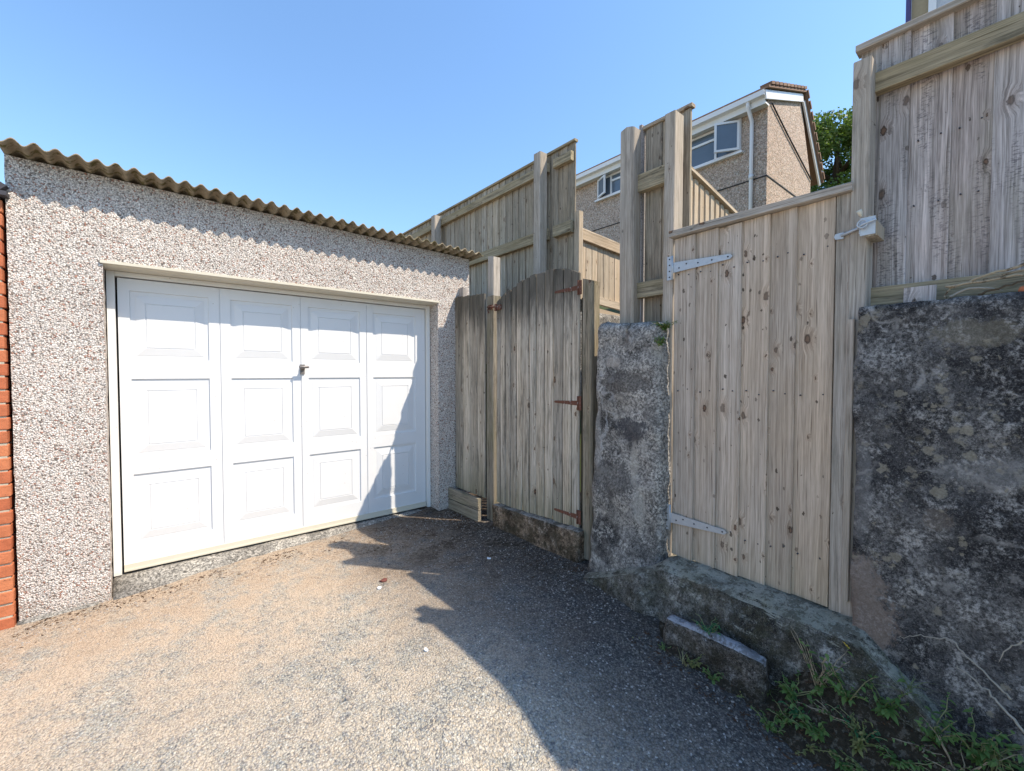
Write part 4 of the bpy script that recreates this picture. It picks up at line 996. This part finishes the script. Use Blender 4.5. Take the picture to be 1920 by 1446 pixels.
# ------------------------------------------------------------------ weeds and small things
def leaf_mesh(name, L, W, mat, fold=0.25, curl=0.3, lobes=False):
    m = MB(); n = 5; vs = []; fs = []
    for i in range(n + 1):
        u = i / n; w = W * sin(pi * min(1, u ** 0.8 * 0.97 + 0.02)) * 0.5
        if lobes: w *= (1.0 if i % 2 else 0.65)
        z = -curl * L * u * u + 0.1 * L * u
        vs += [(-w, L * u, z + fold * w), (0, L * u, z), (w, L * u, z + fold * w)]
    for i in range(n):
        for k in range(2): a = i * 3 + k; fs.append((a, a + 1, a + 4, a + 3))
    m.add(vs, fs, True); return m.mesh(name, mat)
LV = {k: [leaf_mesh('leaf', l, w, M[k], f, c) for l, w, f, c in ((0.035, 0.02, .25, .3), (0.045, 0.022, .3, .5), (0.028, 0.018, .2, .2))] for k in ('leaf', 'leafblue', 'leafy')}
def weed(x, y, z, label, hgt=0.18, stems=4, per=7, kind='leaf', spread=0.10, sc=1.0, dry=False, group='weeds growing along the foot of the right wall', flower=False):
    t = thing('weed', (x, y, z), label, 'weed', group=group); sc *= 0.80; stems = round(stems * 1.5); per = round(per * 1.35)
    sm = MB(); leaves = []
    for s_ in range(stems):
        a = rng.uniform(0, 2 * pi); h = 0.78 * hgt * rng.uniform(0.55, 1.1); r = spread * rng.uniform(0.3, 1.1); bend = rng.uniform(-.4, .4)
        pts = []
        for i in range(6):
            u = i / 5; pts.append(Vector((r * u * cos(a + bend * u) + rng.gauss(0, .004), r * u * sin(a + bend * u) + rng.gauss(0, .004), h * (u - 0.25 * u * u) - 0.01)))
        sm.tube(pts, [0.0026, 0.0024, 0.002, 0.0017, 0.0013, 0.0007], 5)
        for i in range(per):
            u = (i + 0.6) / per; k = min(4, int(u * 5)); p = pts[k].lerp(pts[k + 1], u * 5 - k); leaves.append((p, rng.uniform(0, 2 * pi), (1.15 - 0.5 * u) * sc))
    sm.build('stem', M['twig'] if dry else M['grassm'], t)
    for p, a, s_ in leaves:
        if dry and rng.random() < 0.6: continue
        inst('leaf', rng.choice(LV[kind]), t, p, (rng.uniform(-.5, .4), rng.uniform(-.4, .4), a), (s_ * rng.uniform(.7, 1.3),) * 3)
    if flower:
        f = MB()
        for k in range(7):
            a = k * 2 * pi / 7; f.add([(0, 0, 0), (0.012 * cos(a - .3), 0.012 * sin(a - .3), .003), (0.018 * cos(a), 0.018 * sin(a), .004), (0.012 * cos(a + .3), 0.012 * sin(a + .3), .003)], [(0, 1, 2, 3)])
        f.build('flower', M['petal'], t, (0.03, 0.02, hgt * 0.8), (0.6, 0.4, 0))
    return t
def grass(x, y, z, label, n=26, h=0.14, spread=0.06, mat='grassm', lean=(0, 0)):
    t = thing('grass_tuft', (x, y, z), label, 'grass', group='grass tufts along the right wall')
    m = MB()
    for i in range(n):
        a = rng.uniform(0, 2 * pi); hh = h * rng.uniform(.5, 1.15); r = spread * rng.uniform(.3, 1.6); w = rng.uniform(0.0015, 0.003)
        bx, by = rng.gauss(0, .010), rng.gauss(0, .010); vs = []; n_ = 6
        for k in range(n_):
            u = k / (n_ - 1); px = bx + (r * cos(a) + lean[0]) * u * u; py = by + (r * sin(a) + lean[1]) * u * u; pz = hh * (u - 0.35 * u * u); ww = w * (1 - u * 0.9)
            vs += [(px - ww * sin(a), py + ww * cos(a), pz), (px + ww * sin(a), py - ww * cos(a), pz)]
        m.add(vs, [(k * 2, k * 2 + 1, k * 2 + 3, k * 2 + 2) for k in range(n_ - 1)], True)
    m.build('blades', M[mat], t); return t
WS = [  # x, y, label, settings
 (1.985, 1.02, 'small yellowing weed with fine stems against the step block front', dict(kind='leafy', hgt=.12, stems=6, per=5, spread=.06, sc=.55)),
 (1.99, 0.93, 'low green weed in front of the middle of the step block', dict(kind='leaf', hgt=.10, stems=4, per=6, spread=.05, sc=.7)),
 (1.97, 1.16, 'tiny green weed at the far end of the step block', dict(kind='leaf', hgt=.07, stems=4, per=4, spread=.04, sc=.5)),
 (1.99, 0.82, 'tiny weed with reddish base near the near end of the step block', dict(kind='leafy', hgt=.06, stems=4, per=4, spread=.04, sc=.45)),
 (1.93, 1.30, 'tiny round-leaved weed in the dark soil left of the step block', dict(kind='leafy', hgt=.05, stems=3, per=3, spread=.03, sc=.5)),
 (2.07, 0.62, 'leafy green weed just right of the step block end', dict(hgt=.17, stems=6, per=8, spread=.11, sc=.95)),
 (2.11, 0.54, 'tall straggly weed with dry bent stalks under the slab', dict(hgt=.34, stems=8, per=8, spread=.14, sc=.9, dry=True)),
 (2.01, 0.51, 'broad green weed at the tarmac edge below the peach wall corner', dict(hgt=.13, stems=6, per=8, spread=.12, sc=1.0)),
 (2.12, 0.44, 'bushy weed with one yellow flower under the wall corner', dict(hgt=.24, stems=7, per=9, spread=.14, sc=.85, flower=True)),
 (2.03, 0.40, 'thin upright weed with pale seed heads by the bleached leaf', dict(hgt=.22, stems=5, per=8, spread=.08, sc=.7, kind='leafy')),
 (2.15, 0.33, 'dark green weed clump against the wall beyond the bleached leaf', dict(hgt=.20, stems=8, per=8, spread=.14, sc=.95)),
 (2.06, 0.28, 'low ferny weed patch in front of the wall', dict(hgt=.11, stems=9, per=9, spread=.14, sc=.7)),
 (2.15, 0.20, 'taller weed with narrow leaves leaning on the wall', dict(hgt=.26, stems=6, per=9, spread=.11, sc=.9)),
 (2.04, 0.15, 'spreading weed patch near the bottom edge of the view', dict(hgt=.12, stems=9, per=9, spread=.16, sc=.8, kind='leaf')),
 (2.16, 0.09, 'dense weed at the lower right wall foot', dict(hgt=.24, stems=8, per=9, spread=.15, sc=.95)),
 (2.06, 0.03, 'low yellow-green weed at the lower right corner of the view', dict(hgt=.11, stems=8, per=8, spread=.14, sc=.75, kind='leafy')),
 (2.16, -0.03, 'rank green weed at the far right beneath the wall', dict(hgt=.22, stems=8, per=9, spread=.14, sc=.95)),
 (2.10, 0.13, 'sprawling dry-stalked weed between the dense weed and the tarmac', dict(hgt=.26, stems=7, per=8, spread=.16, sc=.85, dry=True)),
]
for x, y, lab, kw in WS: weed(x, y, soilz(x, y), lab, **kw)
EX = ['closest to the step block end', 'under the dry bent stalks', 'between the dry stalks and the tarmac', 'below the peach wall corner', 'beneath the yellow-flowered weed', 'just beyond the bleached leaf', 'beside the bleached leaf', 'behind the bleached leaf', 'under the spiky dry grass tuft', 'in the middle of the weedy bank', 'at the tarmac edge of the weedy bank', 'under the narrow-leaved weed', 'in the dense weeds near the right edge', 'at the bottom edge of the view', 'close to the arching grass tuft', 'in the bottom right corner']
for k in range(16):
    x, y = rng.uniform(1.95, 2.16), 0.66 - k * 0.047 + rng.uniform(-.02, .02)
    kd_ = ('leaf', 'leaf', 'leafblue', 'leafy')[k % 4]
    weed(x, y, soilz(x, y), ('low yellowish sprig ' if kd_ == 'leafy' else 'low dark green sprig ' if kd_ == 'leafblue' else 'low small-leaved green sprig ') + EX[k], hgt=rng.uniform(.05, .12), stems=7, per=7, kind=kd_, spread=rng.uniform(.07, .12), sc=rng.uniform(.5, .75), dry=(k % 5 == 4), group='low weeds carpeting the soil bank')
weed(2.075, 0.985, 0.07, 'bright dark-green herb tuft growing behind the step block', hgt=.10, stems=12, per=9, kind='leafblue', spread=.075, sc=.55, group='herb tuft')
weed(2.30, 1.375, 1.60, 'small fern-like plant hanging from the right top corner of the concrete pillar', hgt=.07, stems=12, per=9, kind='leaf', spread=.075, sc=.6, group='pillar plant')
weed(2.235, 1.36, 1.50, 'green plant trailing down the upper right edge of the concrete pillar', hgt=.09, stems=9, per=8, kind='leaf', spread=.04, sc=.55, group='pillar plant')
grass(2.20, 0.28, 0.10, 'spiky dry grass tuft sprouting from the wall foot', 34, .12, .09, lean=(-.05, 0))
grass(2.17, 0.05, -0.02, 'long arching grass tuft at the far right wall foot', 30, .22, .14, lean=(-.06, 0))
grass(2.05, 0.72, -0.08, 'thin grass tuft at the near end of the step block', 10, .08, .05)
grass(1.96, 1.05, gz(1.96, 1.05), 'sparse dry grass tuft in front of the step block', 14, .09, .06)

def strand(name, pts, r, mat, label, cat, group=None, n=6, sub=6, jit=0.004):
    P = [Vector(p) for p in pts]; out = []
    for i in range(len(P) - 1):
        p0, p1, p2, p3 = P[max(i - 1, 0)], P[i], P[i + 1], P[min(i + 2, len(P) - 1)]
        for k in range(sub):
            t = k / sub; out.append(0.5 * ((2 * p1) + (p2 - p0) * t + (2 * p0 - 5 * p1 + 4 * p2 - p3) * t * t + (3 * p1 - p0 - 3 * p2 + p3) * t ** 3) + Vector((rng.gauss(0, jit), rng.gauss(0, jit), rng.gauss(0, jit))))
    out.append(P[-1]); m = MB(); L = len(out)
    m.tube(out, [r * (1 - 0.75 * i / L) for i in range(L)], n); o = m.build(name, mat); return tag(o, label, cat, group)
G = 'dry roots clinging to the dark wall'
strand('dry_root', [(2.205, 0.02, 0.235), (2.215, 0.10, 0.30), (2.225, 0.17, 0.355), (2.222, 0.25, 0.335), (2.222, 0.31, 0.30)], .0035, M['root'], 'upper pale root snaking across the dark wall', 'root', G, jit=.003)
strand('dry_root', [(2.195, -0.03, 0.13), (2.205, 0.04, 0.195), (2.212, 0.09, 0.235), (2.218, 0.15, 0.275)], .005, M['root'], 'thicker lower pale root on the dark wall at the right edge', 'root', G, jit=.003)
strand('dry_root', [(2.215, 0.0, 0.44), (2.222, 0.03, 0.40), (2.222, 0.05, 0.34)], .003, M['root'], 'short forked pale root near the right edge of the dark wall', 'root', G, jit=.002)
G = 'dead brambles lying on top of the dark wall'
strand('dead_bramble', [(2.34, -0.15, 1.77), (2.30, -0.02, 1.715), (2.29, 0.10, 1.68), (2.30, 0.20, 1.645), (2.30, 0.215, 1.615)], .0075, M['twig'], 'longest curved dead bramble arching over the wall top', 'bramble', G, jit=.003)
strand('dead_bramble', [(2.30, 0.215, 1.655), (2.29, 0.10, 1.66), (2.28, -0.02, 1.668), (2.28, -0.15, 1.67)], .0055, M['twig'], 'straight thin dead bramble lying level on the wall top', 'bramble', G, jit=.002)
strand('dead_bramble', [(2.31, 0.12, 1.665), (2.29, 0.02, 1.685), (2.28, -0.12, 1.71)], .0055, M['twig'], 'short dead bramble crossing the others on the wall top', 'bramble', G, jit=.002)
strand('dead_bramble', [(2.29, 0.20, 1.615), (2.28, 0.15, 1.635), (2.28, 0.10, 1.63), (2.285, 0.07, 1.618)], .005, M['root'], 'small pale hooked bramble stem lowest on the wall top', 'bramble', G, jit=.001)
strand('dead_bramble', [(2.275, 0.13, 1.612), (2.27, 0.05, 1.635), (2.27, -0.05, 1.652), (2.28, -0.15, 1.66)], .004, M['bark'], 'dark thin dead bramble along the front edge of the wall top', 'bramble', G, jit=.002)
oc = side('wood_offcut', 2.33, 0.337, 1.603, 'square grey wood offcut propped against the fence foot on the wall', 'offcut')
plank('block', M['fence'], oc, (0, 0, 0), 0.094, 0.022, 0.07, (R(-6), 0, 0), rings=2, bev=0.002)
bf = lumpy('brick_fragment', M['brick'], None, 2.262, 2.32, 0.0, 0.036, 1.60, 1.628, seg=.012, rad=.008, amp=.006, fq=30)
tag(bf, 'small orange brick fragment on the wall top at the right edge', 'brick')

# litter on the tarmac
def scrap(x, y, s, mat, label, name='paper_scrap', cat='litter', group=None):
    m = MB(); n = 7; top = []; 
    for k in range(n):
        a = k * 2 * pi / n; r = s * rng.uniform(.5, 1); top.append((r * cos(a), r * sin(a), rng.uniform(.003, .011) * (1 + s * 10)))
    m.add([(0, 0, s * .45)] + top + [(p[0] * .9, p[1] * .9, 0) for p in top], [(0, 1 + k, 1 + (k + 1) % n) for k in range(n)] + [(1 + k, 8 + k, 8 + (k + 1) % n, 1 + (k + 1) % n) for k in range(n)])
    o = m.build(name, mat, None, (x, y, gzn(x, y) + .001)); return tag(o, label, cat, group)
scrap(1.86, 2.49, .017, M['paper'], 'crumpled white scrap on the shaded tarmac before the arched gate')
scrap(0.62, 1.83, .013, M['stone'], 'pale torn scrap on the sunlit tarmac near the bottom edge')
scrap(1.02, 1.88, .012, M['paper'], 'tiny white scrap on sunlit tarmac beside the shadow edge')
scrap(1.16, 2.72, .030, M['redleaf'], 'crumpled maroon dead leaf on the tarmac near the shadow tip', 'dead_leaf', 'leaf')
scrap(1.10, 2.64, .018, M['paper'], 'pale flake beside the maroon dead leaf')
t = thing('dead_leaf', (1.93, 0.335, max(gzn(1.93, .335), soilz(1.93, .335)) + .022), 'long bleached folded leaf lying on the tarmac by the weeds', 'leaf', R(200))
m = MB(); vs = []
for i in range(9):
    u = i / 8; w = .016 * sin(pi * min(.98, u * .9 + .06)) + .002; vs += [(-w, .16 * u, .012 * sin(u * 4) + w * .9), (0, .16 * u + .0, .012 * sin(u * 4)), (w, .16 * u, .012 * sin(u * 4) + w * .4)]
m.add(vs, [(i * 3 + k, i * 3 + k + 1, i * 3 + k + 4, i * 3 + k + 3) for i in range(8) for k in range(2)], True)
m.build('blade', M['dryleaf'], t); 
# loose grit, nobody could count it
m = MB()
for i in range(2600):
    if i < 1500: x, y = rng.uniform(-1.0, 2.25), rng.uniform(0.3, 3.6)
    elif i < 2100: x, y = 2.24 - abs(rng.gauss(0, .35)), rng.uniform(1.4, 3.6)
    else: x, y = rng.uniform(-.6, 2.2), 3.56 - abs(rng.gauss(0, .12))
    s_ = rng.choice([.0025, .003, .004, .005, .007]); z = gzn(x, y); p = Vector((x, y, z)); r = [s_ * rng.uniform(.6, 1.3) for _ in range(5)]
    m.add([(x + r[0], y, z), (x, y + r[1], z), (x - r[2], y, z), (x, y - r[3], z), (x, y, z + r[4] * .9)], [(0, 1, 4), (1, 2, 4), (2, 3, 4), (3, 0, 4)])
o = m.build('grit', M['stone']); tag(o, kind='stuff')
m = MB()
for i in range(3600):
    k = i % 6
    if k < 3: x, y = rng.uniform(-.6, 2.2), 3.66 - abs(rng.gauss(0, .085)) * (1 + 3.0 * max(0, rng.random() - .6))
    elif k < 5: x, y = 2.25 - abs(rng.gauss(0, .16)), rng.uniform(1.9, 3.6)
    else: x, y = rng.gauss(1.75, .35), rng.gauss(3.25, .22)
    if x > 2.25 or y > 3.66: continue
    if mn.noise(Vector((x * 4, y * 4, 3))) < -0.05: continue
    s_ = rng.choice([.002, .0025, .003, .004, .005, .008]); z = gzn(x, y); a = rng.uniform(0, 6.28); L, w_, h_ = s_ * rng.uniform(.8, 1.8), s_ * rng.uniform(.4, .8), s_ * rng.uniform(.3, .8)
    ca, sa = cos(a), sin(a); pt = lambda u, v, ww: (x + u * ca - v * sa, y + u * sa + v * ca, z + ww)
    m.add([pt(L, 0, h_ * rng.random()), pt(0, w_, 0), pt(-L, 0, h_ * rng.random()), pt(0, -w_, 0), pt(0, 0, h_)], [(0, 1, 4), (1, 2, 4), (2, 3, 4), (3, 0, 4)])
for i in range(1500):
    x, y = rng.uniform(1.86, 2.22), rng.uniform(-.4, 1.3)
    s_ = rng.choice([.003, .004, .006, .009]); z = max(soilz(x, y), gzn(x, y)); a = rng.uniform(0, 6.28); L, w_, h_ = s_ * rng.uniform(.8, 2.2), s_ * rng.uniform(.3, .7), s_ * rng.uniform(.3, .9)
    if x > 2.03 and y > .70: continue
    ca, sa = cos(a), sin(a); pt = lambda u, v, ww: (x + u * ca - v * sa, y + u * sa + v * ca, z + ww)
    m.add([pt(L, 0, h_ * rng.random()), pt(0, w_, 0), pt(-L, 0, h_ * rng.random()), pt(0, -w_, 0), pt(0, 0, h_)], [(0, 1, 4), (1, 2, 4), (2, 3, 4), (3, 0, 4)])
o = m.build('leaf_mould', M['mould']); tag(o, kind='stuff')
